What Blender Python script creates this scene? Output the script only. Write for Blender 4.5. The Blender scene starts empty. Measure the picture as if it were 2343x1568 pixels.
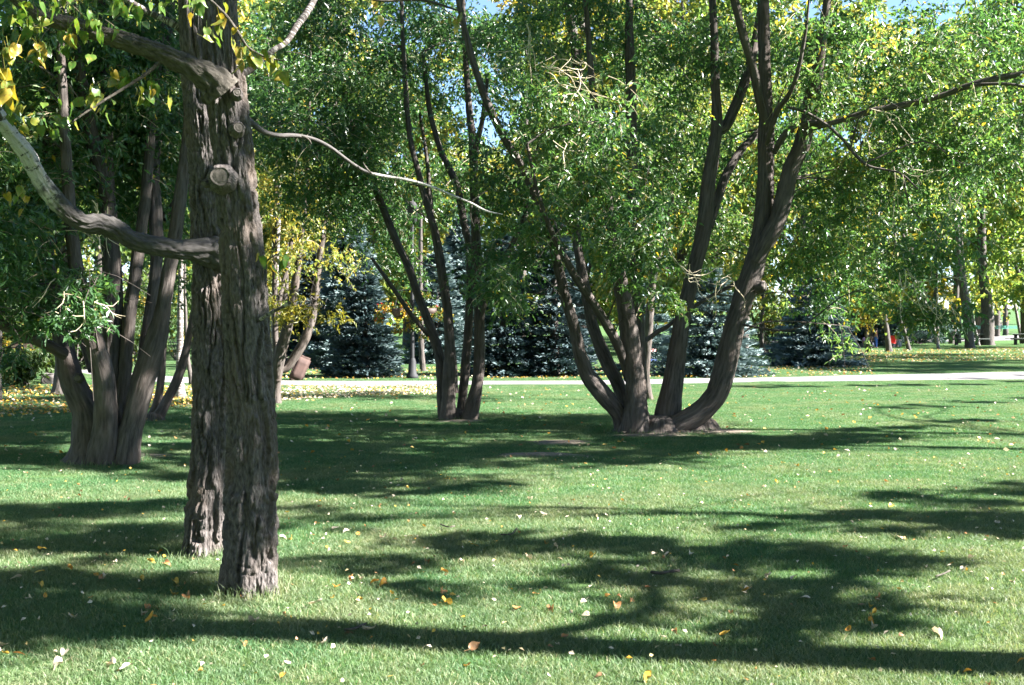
import bpy, math, random
import numpy as np
R = math.radians
random.seed(7)

# ------------------------------------------------------------------ camera, sky, sun, exposure
F = 2700.0                     # focal length in units of a 2342 px wide picture
CU, CV, HV = 1171.0, 784.0, 735.0
PITCH = math.atan((CV - HV) / F)
CAM = np.array([0.0, 0.0, 1.6])
SUN_EL, SUN_AZ = R(36.0), R(8.5)          # azimuth: from +X turned towards the camera (-Y)
SUN = np.array([math.cos(SUN_EL) * math.cos(SUN_AZ), -math.cos(SUN_EL) * math.sin(SUN_AZ), math.sin(SUN_EL)])

sc = bpy.context.scene
COL = sc.collection
cd = bpy.data.cameras.new('camera')
cam = bpy.data.objects.new('camera', cd)
COL.objects.link(cam)
cam.location = CAM
cam.rotation_euler = (math.pi / 2 - PITCH, 0, 0)
cd.sensor_width = 23.6
cd.lens = F / 2342 * 23.6
cd.clip_start, cd.clip_end = 0.1, 2000
cd.dof.use_dof = True
cd.dof.focus_distance = 9.0
cd.dof.aperture_fstop = 5.0
sc.camera = cam

w = bpy.data.worlds.new('World')
sc.world = w
w.use_nodes = True
nt = w.node_tree
bg = nt.nodes['Background']
sky = nt.nodes.new('ShaderNodeTexSky')
sky.sky_type = 'NISHITA'
sky.sun_disc = False
sky.sun_elevation = SUN_EL
sky.sun_rotation = R(90) + SUN_AZ
sky.altitude = 1500
sky.air_density = 0.8
sky.dust_density = 0.3
sky.ozone_density = 2.5
nt.links.new(sky.outputs[0], bg.inputs[0])
bg.inputs[1].default_value = 0.05

sd = bpy.data.lights.new('sun', 'SUN')
sd.energy = 5.0
sd.angle = R(0.53)
sd.color = (1.0, 0.965, 0.92)
so = bpy.data.objects.new('sun', sd)
COL.objects.link(so)
so.location = (60, -10, 50)
# lamp shines along local -Z
from mathutils import Vector
so.rotation_euler = Vector(SUN).to_track_quat('Z', 'Y').to_euler()

vs = sc.view_settings
vs.view_transform = 'Standard'
vs.look = 'None'
vs.exposure = 3.03
vs.gamma = 1.0
vs.use_curve_mapping = False
cy = sc.cycles
cy.max_bounces = 6
cy.diffuse_bounces = 2
cy.glossy_bounces = 2
cy.transmission_bounces = 4
cy.transparent_max_bounces = 4
cy.use_denoising = True
cy.sample_clamp_indirect = 4.0
cy.caustics_reflective = False
cy.caustics_refractive = False

# ------------------------------------------------------------------ projection helpers
def at(u, v, Y):
    """point at depth Y that the picture shows at (u, v)"""
    a, b = (u - CU) / F, (CV - v) / F
    dy = math.cos(PITCH) + b * math.sin(PITCH)
    dz = -math.sin(PITCH) + b * math.cos(PITCH)
    return np.array([a, dy, dz]) * (Y / dy) + CAM

def gnd(u, v):
    """point of the flat lawn that the picture shows at (u, v)"""
    b = (CV - v) / F
    dy = math.cos(PITCH) + b * math.sin(PITCH)
    dz = -math.sin(PITCH) + b * math.cos(PITCH)
    return at(u, v, 1.6 / -dz * dy)

def terr(x, y):
    x, y = np.asarray(x, float), np.asarray(y, float)
    s = np.clip((y - 120) / 200, 0, 1)
    z = 5.0 * s * s
    z = z + 0.45 * np.exp(-(((x + 15) / 5) ** 2 + ((y - 32) / 4) ** 2))
    z = z + 0.012 * np.sin(x * 0.9 + 1.3) * np.sin(y * 0.7) * np.clip((y - 3) / 5, 0, 1)
    return z

# ------------------------------------------------------------------ noise
def _h(i, j, k, seed):
    n = (i.astype(np.uint32) * np.uint32(374761393) + j.astype(np.uint32) * np.uint32(668265263)
         + k.astype(np.uint32) * np.uint32(2147483647 - 1013) + np.uint32(seed * 7919 + 17))
    n = (n ^ (n >> np.uint32(13))) * np.uint32(1274126177)
    n = (n ^ (n >> np.uint32(16))) * np.uint32(2246822519)
    n = n ^ (n >> np.uint32(15))
    return n.astype(np.float64) / 4294967295.0

def vn(p, seed=0):
    f = np.floor(p)
    t = p - f
    t = t * t * (3 - 2 * t)
    i, j, k = (f[:, a].astype(np.int64) for a in range(3))
    r = 0
    for a in (0, 1):
        wa = t[:, 0] if a else 1 - t[:, 0]
        for b in (0, 1):
            wb = t[:, 1] if b else 1 - t[:, 1]
            for c in (0, 1):
                wc = t[:, 2] if c else 1 - t[:, 2]
                r = r + wa * wb * wc * _h(i + a, j + b, k + c, seed)
    return r

def fbm(p, o=3, seed=0):
    s, a, t = 0, 1.0, 0
    for q in range(o):
        s = s + a * vn(p * (2 ** q), seed + q)
        t += a
        a *= 0.5
    return s / t

# ------------------------------------------------------------------ mesh helpers
def mesh(name, V, Fs, mats, attrs=None, smooth=False, vecs=None, mi=None):
    V = np.asarray(V, np.float32)
    if not isinstance(Fs, (list, tuple)):
        Fs = [Fs]
    Fs = [np.asarray(f, np.int32) for f in Fs if len(f)]
    m = bpy.data.meshes.new(name)
    m.vertices.add(len(V))
    m.vertices.foreach_set('co', V.ravel())
    tot = np.concatenate([np.full(len(f), f.shape[1], np.int32) for f in Fs])
    idx = np.concatenate([f.ravel() for f in Fs])
    m.loops.add(len(idx))
    m.loops.foreach_set('vertex_index', idx)
    m.polygons.add(len(tot))
    st = np.concatenate([[0], np.cumsum(tot)[:-1]]).astype(np.int32)
    m.polygons.foreach_set('loop_start', st)
    if mi is not None:
        m.polygons.foreach_set('material_index', np.asarray(mi, np.int32))
    m.polygons.foreach_set('use_smooth', np.full(len(tot), bool(smooth)))
    for k, a in (attrs or {}).items():
        at_ = m.attributes.new(k, 'FLOAT', 'POINT')
        at_.data.foreach_set('value', np.asarray(a, np.float32))
    for k, a in (vecs or {}).items():
        at_ = m.attributes.new(k, 'FLOAT_VECTOR', 'POINT')
        at_.data.foreach_set('vector', np.asarray(a, np.float32).ravel())
    for q in (mats if isinstance(mats, (list, tuple)) else [mats]):
        m.materials.append(q)
    m.update(calc_edges=True)
    return m

def link(name, data, parent=None, kind=None, label=None, cat=None, group=None, loc=None):
    o = bpy.data.objects.new(name, data)
    COL.objects.link(o)
    if parent is not None:
        o.parent = parent
    if loc is not None:
        o.location = loc
    tag(o, label, cat, group, kind)
    return o

def tag(o, label=None, cat=None, group=None, kind=None):
    for k, v in (('label', label), ('category', cat), ('group', group), ('kind', kind)):
        if v:
            o[k] = v
    return o

def thing(name, label, cat, group=None, loc=(0, 0, 0)):
    o = bpy.data.objects.new(name, None)
    COL.objects.link(o)
    o.location = loc
    o.empty_display_size = 0.2
    return tag(o, label, cat, group)

class Acc:
    """collects shapes into one mesh"""
    def __init__(s):
        s.V, s.F, s.n, s.A, s.B = [], [], 0, {}, []
    def add(s, V, Fs, bark=None, **attrs):
        V = np.asarray(V, float)
        if not isinstance(Fs, (list, tuple)):
            Fs = [Fs]
        for f in Fs:
            s.F.append(np.asarray(f, np.int32) + s.n)
        s.V.append(V)
        s.B.append(bark if bark is not None else V)
        for k, a in attrs.items():
            s.A.setdefault(k, []).append(np.broadcast_to(np.asarray(a, float), (len(V),)))
        s.n += len(V)
    def mesh(s, name, mats, smooth=False):
        by = {}
        for f in s.F:
            by.setdefault(f.shape[1], []).append(f)
        return mesh(name, np.concatenate(s.V), [np.concatenate(f) for f in by.values()], mats,
                    {k: np.concatenate(a) for k, a in s.A.items()}, smooth, {'bark': np.concatenate(s.B)})

def catmull(P, spacing):
    P = np.asarray(P, float)
    if len(P) == 2:
        P = np.stack([P[0], (P[0] + P[1]) / 2, P[1]])
    Q = np.vstack([2 * P[0] - P[1], P, 2 * P[-1] - P[-2]])
    out = []
    for i in range(len(P) - 1):
        p0, p1, p2, p3 = Q[i], Q[i + 1], Q[i + 2], Q[i + 3]
        t = np.linspace(0, 1, 12, endpoint=False)[:, None]
        out.append(0.5 * ((2 * p1) + (-p0 + p2) * t + (2 * p0 - 5 * p1 + 4 * p2 - p3) * t * t + (-p0 + 3 * p1 - 3 * p2 + p3) * t ** 3))
    out.append(P[-1:])
    C = np.vstack(out)
    s = np.concatenate([[0], np.cumsum(np.linalg.norm(np.diff(C[:, :3], axis=0), axis=1))])
    if callable(spacing):
        ss, x = [0.0], 0.0
        while x < s[-1]:
            x += spacing(x)
            ss.append(min(x, s[-1]))
        ss = np.array(ss)
    else:
        ss = np.linspace(0, s[-1], max(3, int(s[-1] / spacing) + 1))
    return np.stack([np.interp(ss, s, C[:, k]) for k in range(C.shape[1])], 1), ss

def tube(P4, n=10, spacing=0.1, disp=None, cap=False, seed=0):
    """P4: control points x, y, z, radius -> verts, quads, bark coordinates"""
    C, s = catmull(P4, spacing)
    P, r = C[:, :3], np.maximum(C[:, 3], 0.002)
    T = np.gradient(P, axis=0)
    T /= np.linalg.norm(T, axis=1)[:, None] + 1e-9
    ref = np.array([0.0, 1.0, 0.0]) if np.abs(T[:, 1]).mean() < 0.75 else np.array([1.0, 0.0, 0.0])
    N = ref - T * (T @ ref)[:, None]
    N /= np.linalg.norm(N, axis=1)[:, None] + 1e-9
    B = np.cross(T, N)
    th = np.linspace(0, 2 * math.pi, n, endpoint=False)
    c, sn = np.cos(th), np.sin(th)
    D = N[:, None, :] * c[None, :, None] + B[:, None, :] * sn[None, :, None]
    m = len(P)
    rr = np.repeat(r, n)
    rm = np.median(r)
    bark = np.stack([np.tile(c, m) * (0.5 * rr + 0.5 * rm), np.tile(sn, m) * (0.5 * rr + 0.5 * rm), np.repeat(s, n)], 1) + seed * 3.17
    if disp is not None:
        rr = rr + disp(bark, rr, np.repeat(P[:, 2], n), np.tile(th, m))
    V = np.repeat(P, n, axis=0) + D.reshape(-1, 3) * rr[:, None]
    i = np.arange(m - 1)[:, None] * n
    j = np.arange(n)[None, :]
    k = (j + 1) % n
    Fq = np.stack([i + j, i + k, i + n + k, i + n + j], 2).reshape(-1, 4)
    Fs = [Fq]
    if cap:
        V = np.vstack([V, P[-1:] + T[-1:] * r[-1] * 0.25, P[:1]])
        bark = np.vstack([bark, bark[-1:], bark[:1]])
        a = np.arange(n)
        Fs.append(np.stack([(m - 1) * n + a, (m - 1) * n + (a + 1) % n, np.full(n, m * n)], 1))
        Fs.append(np.stack([(a + 1) % n, a, np.full(n, m * n + 1)], 1))
    return V, Fs, bark

def box(cx, cy_, cz, sx, sy, sz, rz=0.0, ry=0.0):
    v = np.array([[x, y, z] for x in (-.5, .5) for y in (-.5, .5) for z in (-.5, .5)]) * [sx, sy, sz]
    c, s = math.cos(ry), math.sin(ry)
    v = v @ np.array([[c, 0, -s], [0, 1, 0], [s, 0, c]])
    c, s = math.cos(rz), math.sin(rz)
    v = v @ np.array([[c, s, 0], [-s, c, 0], [0, 0, 1]])
    f = [[0, 1, 3, 2], [4, 6, 7, 5], [0, 4, 5, 1], [2, 3, 7, 6], [0, 2, 6, 4], [1, 5, 7, 3]]
    return v + [cx, cy_, cz], [np.array(f)]

# ------------------------------------------------------------------ materials
def new_mat(name):
    m = bpy.data.materials.new(name)
    m.use_nodes = True
    t = m.node_tree
    for n in list(t.nodes):
        t.nodes.remove(n)
    out = t.nodes.new('ShaderNodeOutputMaterial')
    return m, t, out

def ramp(t, fac, stops, interp='LINEAR'):
    r = t.nodes.new('ShaderNodeValToRGB')
    r.color_ramp.interpolation = interp
    e = r.color_ramp.elements
    while len(e) < len(stops):
        e.new(0.5)
    for q, (p, c) in zip(e, stops):
        q.position = p
        q.color = (c[0], c[1], c[2], 1)
    t.links.new(fac, r.inputs[0])
    return r.outputs[0]

def attr(t, name):
    a = t.nodes.new('ShaderNodeAttribute')
    a.attribute_name = name
    return a

def noise(t, vec, scale, detail=4, rough=0.55, sc3=None):
    if sc3 is not None:
        mp = t.nodes.new('ShaderNodeMapping')
        mp.inputs['Scale'].default_value = sc3
        t.links.new(vec, mp.inputs['Vector'])
        vec = mp.outputs[0]
    n = t.nodes.new('ShaderNodeTexNoise')
    n.inputs['Scale'].default_value = scale
    n.inputs['Detail'].default_value = detail
    n.inputs['Roughness'].default_value = rough
    t.links.new(vec, n.inputs['Vector'])
    return n.outputs[0]

def mixc(t, fac, a, b, mode='MIX'):
    m = t.nodes.new('ShaderNodeMix')
    m.data_type = 'RGBA'
    m.blend_type = mode
    for s, v in ((m.inputs[0], fac), (m.inputs[6], a), (m.inputs[7], b)):
        if isinstance(v, (int, float)):
            s.default_value = v
        elif isinstance(v, tuple):
            s.default_value = (v[0], v[1], v[2], 1)
        else:
            t.links.new(v, s)
    return m.outputs[2]

def leaf_mat(name, stops, trans, tmix=0.4, rough=0.38, spec=0.5, spots=None):
    """leaf blade: diffuse top, light shining through, waxy sheen"""
    m, t, out = new_mat(name)
    a = attr(t, 'tint')
    c = ramp(t, a.outputs['Fac'], stops)
    if spots:
        tc = t.nodes.new('ShaderNodeTexCoord')
        n = noise(t, tc.outputs['Object'], 55, 4, 0.65)
        c = mixc(t, ramp(t, n, [(0.56, (0, 0, 0)), (0.68, (0.85, 0.85, 0.85))]), c, spots)
        n = noise(t, tc.outputs['Object'], 25, 3, 0.6)
        c = mixc(t, 0.6, c, ramp(t, n, [(0.3, (0.55, 0.6, 0.5)), (0.7, (1.25, 1.2, 1.1))]), 'MULTIPLY')
    p = t.nodes.new('ShaderNodeBsdfPrincipled')
    p.inputs['Roughness'].default_value = rough
    p.inputs['Specular IOR Level'].default_value = spec
    t.links.new(c, p.inputs['Base Color'])
    tr = t.nodes.new('ShaderNodeBsdfTranslucent')
    t.links.new(mixc(t, 1.0, c, trans, 'MULTIPLY'), tr.inputs['Color'])
    mx = t.nodes.new('ShaderNodeMixShader')
    mx.inputs[0].default_value = tmix
    t.links.new(p.outputs[0], mx.inputs[1])
    t.links.new(tr.outputs[0], mx.inputs[2])
    t.links.new(mx.outputs[0], out.inputs[0])
    return m

def flat_mat(name, col, rough=0.7, var=0.25, scale=8.0, metal=0.0, bump=0.0):
    m, t, out = new_mat(name)
    p = t.nodes.new('ShaderNodeBsdfPrincipled')
    tc = t.nodes.new('ShaderNodeTexCoord')
    n = noise(t, tc.outputs['Object'], scale)
    lo = tuple(max(0, x * (1 - var)) for x in col)
    hi = tuple(min(1, x * (1 + var)) for x in col)
    t.links.new(ramp(t, n, [(0.3, lo), (0.7, hi)]), p.inputs['Base Color'])
    p.inputs['Roughness'].default_value = rough
    p.inputs['Metallic'].default_value = metal
    if bump:
        b = t.nodes.new('ShaderNodeBump')
        b.inputs['Strength'].default_value = bump
        b.inputs['Distance'].default_value = 0.02
        t.links.new(n, b.inputs['Height'])
        t.links.new(b.outputs[0], p.inputs['Normal'])
    t.links.new(p.outputs[0], out.inputs[0])
    return m

def bark_mat(name, dark, light, fine=60, stretch=0.12, bump=0.6, bands=None, tint=None):
    m, t, out = new_mat(name)
    p = t.nodes.new('ShaderNodeBsdfPrincipled')
    p.inputs['Roughness'].default_value = 0.85
    p.inputs['Specular IOR Level'].default_value = 0.25
    a = attr(t, 'bark')
    v = a.outputs['Vector']
    n1 = noise(t, v, fine, 5, 0.6, (1, 1, stretch))
    n2 = noise(t, v, 5, 3, 0.5, (1, 1, 0.5))
    c = ramp(t, n1, [(0.3, dark), (0.68, light)])
    if tint:
        f = ramp(t, n2, [(0.45, (0, 0, 0)), (0.7, (1, 1, 1))])
        c = mixc(t, f, c, mixc(t, 0.5, c, tint))
    if bands:
        n3 = noise(t, v, 1.0, 4, 0.7, (6, 6, 38))
        f = ramp(t, n3, [(0.5, (0, 0, 0)), (0.56, (1, 1, 1))])
        c = mixc(t, f, bands, c)
    t.links.new(c, p.inputs['Base Color'])
    b = t.nodes.new('ShaderNodeBump')
    b.inputs['Strength'].default_value = bump
    b.inputs['Distance'].default_value = 0.02
    t.links.new(n1, b.inputs['Height'])
    t.links.new(b.outputs[0], p.inputs['Normal'])
    t.links.new(p.outputs[0], out.inputs[0])
    return m

M = {}
M['cotton_bark'] = bark_mat('cottonwood_bark', (0.024, 0.0205, 0.019), (0.155, 0.136, 0.128), 85, 0.28, 1.0, tint=(0.12, 0.085, 0.06))
M['limb_bark'] = bark_mat('limb_bark', (0.03, 0.026, 0.020), (0.11, 0.096, 0.078), 42, 0.45, 1.0)
def aged_limb_mat():
    m, t, out = new_mat('ageing_limb_bark')
    p = t.nodes.new('ShaderNodeBsdfPrincipled')
    p.inputs['Roughness'].default_value = 0.8
    v = attr(t, 'bark').outputs['Vector']
    n1 = noise(t, v, 46, 5, 0.6, (1, 1, 0.3))
    rough = ramp(t, n1, [(0.3, (0.026, 0.023, 0.021)), (0.7, (0.085, 0.075, 0.068))])
    pale = ramp(t, n1, [(0.3, (0.30, 0.275, 0.25)), (0.7, (0.48, 0.44, 0.41))])
    n3 = noise(t, v, 1.0, 5, 0.75, (9, 9, 26))
    pale = mixc(t, ramp(t, n3, [(0.56, (0, 0, 0)), (0.62, (1, 1, 1))]), pale, rough)
    n4 = noise(t, v, 6, 4, 0.6, (1, 1, 1))
    mth = t.nodes.new('ShaderNodeMath')
    mth.operation = 'MULTIPLY_ADD'
    t.links.new(n4, mth.inputs[0])
    mth.inputs[1].default_value = 0.5
    t.links.new(attr(t, 'along').outputs['Fac'], mth.inputs[2])
    f = ramp(t, mth.outputs[0], [(0.70, (0, 0, 0)), (0.76, (1, 1, 1))])
    t.links.new(mixc(t, f, rough, pale), p.inputs['Base Color'])
    b = t.nodes.new('ShaderNodeBump')
    b.inputs['Strength'].default_value = 0.7
    b.inputs['Distance'].default_value = 0.012
    t.links.new(n1, b.inputs['Height'])
    t.links.new(b.outputs[0], p.inputs['Normal'])
    t.links.new(p.outputs[0], out.inputs[0])
    return m
M['aged_limb'] = aged_limb_mat()
M['pale_bark'] = bark_mat('pale_smooth_bark', (0.22, 0.20, 0.185), (0.36, 0.33, 0.305), 24, 0.6, 0.35, bands=(0.06, 0.05, 0.045))
M['willow_bark'] = bark_mat('willow_bark', (0.030, 0.025, 0.022), (0.125, 0.105, 0.094), 34, 0.13, 0.9, tint=(0.085, 0.06, 0.046))
M['dark_bark'] = bark_mat('background_bark', (0.035, 0.03, 0.027), (0.12, 0.103, 0.094), 24, 0.2, 0.8)
M['birch_bark'] = bark_mat('birch_bark', (0.24, 0.22, 0.21), (0.42, 0.40, 0.385), 16, 0.6, 0.3, bands=(0.12, 0.10, 0.09))
M['twig'] = flat_mat('twig_bark', (0.36, 0.29, 0.19), 0.7, 0.3, 20)
M['willow_leaf'] = leaf_mat('willow_leaf', [(0.0, (0.030, 0.080, 0.028)), (0.45, (0.056, 0.122, 0.040)), (0.75, (0.105, 0.17, 0.05)), (0.92, (0.23, 0.22, 0.05)), (1.0, (0.38, 0.26, 0.03))], (2.0, 2.1, 1.2), 0.42, 0.36, 0.75)
M['wood_leaf'] = leaf_mat('woodland_leaf', [(0.0, (0.055, 0.11, 0.03)), (0.5, (0.10, 0.165, 0.045)), (0.8, (0.20, 0.22, 0.06)), (1.0, (0.40, 0.29, 0.05))], (2.0, 2.0, 1.1), 0.45, 0.4, 0.6)
M['gold_leaf'] = leaf_mat('golden_leaf', [(0.0, (0.07, 0.11, 0.02)), (0.4, (0.16, 0.17, 0.03)), (1.0, (0.34, 0.25, 0.03))], (1.6, 1.5, 0.8), 0.4, 0.45, 0.4)
M['cotton_leaf'] = leaf_mat('cottonwood_leaf', [(0.0, (0.045, 0.11, 0.02)), (0.45, (0.10, 0.16, 0.03)), (0.75, (0.22, 0.19, 0.03)), (1.0, (0.30, 0.19, 0.032))], (1.7, 1.7, 0.8), 0.38, 0.34, 0.5, spots=(0.13, 0.07, 0.025))
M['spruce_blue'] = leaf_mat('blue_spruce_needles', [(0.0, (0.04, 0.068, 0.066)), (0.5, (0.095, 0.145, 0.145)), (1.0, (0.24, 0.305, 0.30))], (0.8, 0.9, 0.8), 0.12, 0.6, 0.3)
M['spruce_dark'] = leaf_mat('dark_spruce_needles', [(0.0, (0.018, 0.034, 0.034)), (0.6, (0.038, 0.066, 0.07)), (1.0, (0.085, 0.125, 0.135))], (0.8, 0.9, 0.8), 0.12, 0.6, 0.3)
M['shrub_leaf'] = leaf_mat('shrub_leaf', [(0.0, (0.02, 0.045, 0.012)), (0.7, (0.05, 0.085, 0.02)), (1.0, (0.30, 0.20, 0.03))], (1.8, 1.7, 0.9), 0.35, 0.5, 0.4)

def lawn_mat():
    m, t, out = new_mat('lawn_turf')
    p = t.nodes.new('ShaderNodeBsdfPrincipled')
    p.inputs['Roughness'].default_value = 0.9
    p.inputs['Specular IOR Level'].default_value = 0.15
    g = t.nodes.new('ShaderNodeNewGeometry')
    pos = g.outputs['Position']
    n1 = noise(t, pos, 45, 5, 0.7)
    n2 = noise(t, pos, 0.55, 4, 0.6)
    c = ramp(t, n1, [(0.3, (0.028, 0.07, 0.02)), (0.6, (0.06, 0.125, 0.035)), (0.8, (0.14, 0.16, 0.06))])
    dry = ramp(t, n2, [(0.5, (0, 0, 0)), (0.72, (1, 1, 1))])
    c = mixc(t, mixc(t, 0.45, (0, 0, 0), dry), c, (0.15, 0.15, 0.065))
    t.links.new(c, p.inputs['Base Color'])
    b = t.nodes.new('ShaderNodeBump')
    b.inputs['Strength'].default_value = 0.8
    b.inputs['Distance'].default_value = 0.03
    t.links.new(n1, b.inputs['Height'])
    t.links.new(b.outputs[0], p.inputs['Normal'])
    t.links.new(p.outputs[0], out.inputs[0])
    return m

def blade_mat():
    m, t, out = new_mat('grass_blade')
    a = attr(t, 'tint')
    g = t.nodes.new('ShaderNodeNewGeometry')
    pos = g.outputs['Position']
    n2 = noise(t, pos, 0.8, 4, 0.62)
    c = ramp(t, a.outputs['Fac'], [(0.0, (0.036, 0.110, 0.042)), (0.6, (0.090, 0.184, 0.078)), (0.85, (0.155, 0.22, 0.118)), (1.0, (0.36, 0.32, 0.20))])
    sx = t.nodes.new('ShaderNodeSeparateXYZ')          # turf gets drier towards the near, open end of the lawn
    t.links.new(pos, sx.inputs[0])
    mr = t.nodes.new('ShaderNodeMapRange')
    mr.inputs[1].default_value, mr.inputs[2].default_value = 15.0, 5.0
    mr.inputs[3].default_value, mr.inputs[4].default_value = 0.0, 0.16
    t.links.new(sx.outputs[1], mr.inputs[0])
    ad = t.nodes.new('ShaderNodeMath')
    t.links.new(n2, ad.inputs[0])
    t.links.new(mr.outputs[0], ad.inputs[1])
    f = ramp(t, ad.outputs[0], [(0.46, (0, 0, 0)), (0.72, (1, 1, 1))])
    c = mixc(t, mixc(t, 0.62, (0, 0, 0), f), c, mixc(t, a.outputs['Fac'], (0.125, 0.157, 0.078), (0.33, 0.29, 0.19)))
    n5 = noise(t, pos, 3.1, 3, 0.6)
    c = mixc(t, 0.8, c, ramp(t, n5, [(0.32, (0.66, 0.80, 0.70)), (0.55, (1.05, 1.05, 1.0)), (0.72, (1.28, 1.14, 1.15))]), 'MULTIPLY')
    p = t.nodes.new('ShaderNodeBsdfPrincipled')
    p.inputs['Roughness'].default_value = 0.5
    p.inputs['Specular IOR Level'].default_value = 0.35
    t.links.new(c, p.inputs['Base Color'])
    tr = t.nodes.new('ShaderNodeBsdfTranslucent')
    t.links.new(mixc(t, 1.0, c, (1.3, 1.4, 0.8), 'MULTIPLY'), tr.inputs['Color'])
    mx = t.nodes.new('ShaderNodeMixShader')
    mx.inputs[0].default_value = 0.35
    t.links.new(p.outputs[0], mx.inputs[1])
    t.links.new(tr.outputs[0], mx.inputs[2])
    t.links.new(mx.outputs[0], out.inputs[0])
    return m

M['lawn'] = lawn_mat()
M['blade'] = blade_mat()
M['path'] = flat_mat('path_gravel', (0.17, 0.158, 0.155), 0.9, 0.3, 1.7, bump=0.2)
M['soil'] = flat_mat('bare_soil', (0.17, 0.13, 0.10), 0.95, 0.4, 25, bump=0.6)

# ------------------------------------------------------------------ ground, paths
def axis_pts(lo, hi, n, p=2.2, c=0.0):
    t = np.linspace(-1, 1, n)
    s = np.sign(t) * np.abs(t) ** p
    return np.where(s < 0, c + s * (c - lo), c + s * (hi - c))
gx = axis_pts(-420, 420, 141)
gy = np.concatenate([np.linspace(-80, 0, 17)[:-1], np.linspace(0, 60, 81)[:-1], np.linspace(60, 620, 60)])
X, Yg = np.meshgrid(gx, gy)
V = np.stack([X.ravel(), Yg.ravel(), terr(X, Yg).ravel()], 1)
nx, ny = len(gx), len(gy)
i = np.arange(ny - 1)[:, None] * nx
j = np.arange(nx - 1)[None, :]
Fq = np.stack([i + j, i + j + 1, i + nx + j + 1, i + nx + j], 2).reshape(-1, 4)
link('lawn', mesh('lawn', V, Fq, M['lawn'], smooth=True), kind='structure')

path_near = [gnd(*q)[:2] for q in [(-900, 830), (-200, 856), (0, 864), (150, 873), (320, 880), (640, 883.5), (1004, 882), (1331, 881), (1694, 876), (2022, 872), (2342, 868), (2900, 860), (3900, 850)]]
path_far = [gnd(*q)[:2] for q in [(-900, 826), (-200, 850), (0, 857), (150, 865), (320, 871), (640, 873.5), (1004, 872.5), (1331, 872), (1694, 865), (2022, 859), (2342, 851.5), (2900, 843), (3900, 834)]]
def strip(name, a, b, mat, dz=0.012, n=80):
    A, _ = catmull(np.c_[np.array(a), np.zeros((len(a), 2))], 1.0)
    B, _ = catmull(np.c_[np.array(b), np.zeros((len(b), 2))], 1.0)
    t = np.linspace(0, 1, n)
    A = np.stack([np.interp(t, np.linspace(0, 1, len(A)), A[:, k]) for k in (0, 1)], 1)
    B = np.stack([np.interp(t, np.linspace(0, 1, len(B)), B[:, k]) for k in (0, 1)], 1)
    rows = []
    for q in np.linspace(0, 1, 9):
        C = A * (1 - q) + B * q
        rows.append(np.c_[C, terr(C[:, 0], C[:, 1]) + dz])
    V = np.concatenate(rows)
    i = np.arange(8)[:, None] * n
    j = np.arange(n - 1)[None, :]
    Fq = np.stack([i + j, i + j + 1, i + n + j + 1, i + n + j], 2).reshape(-1, 4)
    link(name, mesh(name, V, Fq, mat, smooth=True), kind='structure')
    return A, B
pA, pB = strip('path', path_near, path_far, M['path'], n=140)
far_near = [(12, 86), (24, 89), (36, 93), (44, 101), (54, 112), (72, 124), (110, 140)]
far_far = [(10, 91), (24, 95), (36, 100), (44, 112), (54, 128), (72, 142), (110, 158)]
strip('distant_path', far_near, far_far, M['path'], dz=0.02)

def on_path(x, y, pad=0.0):
    lo = np.interp(x, pA[:, 0], pA[:, 1])
    hi = np.interp(x, pB[:, 0], pB[:, 1])
    return (y > lo - pad) & (y < hi + pad)

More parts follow.
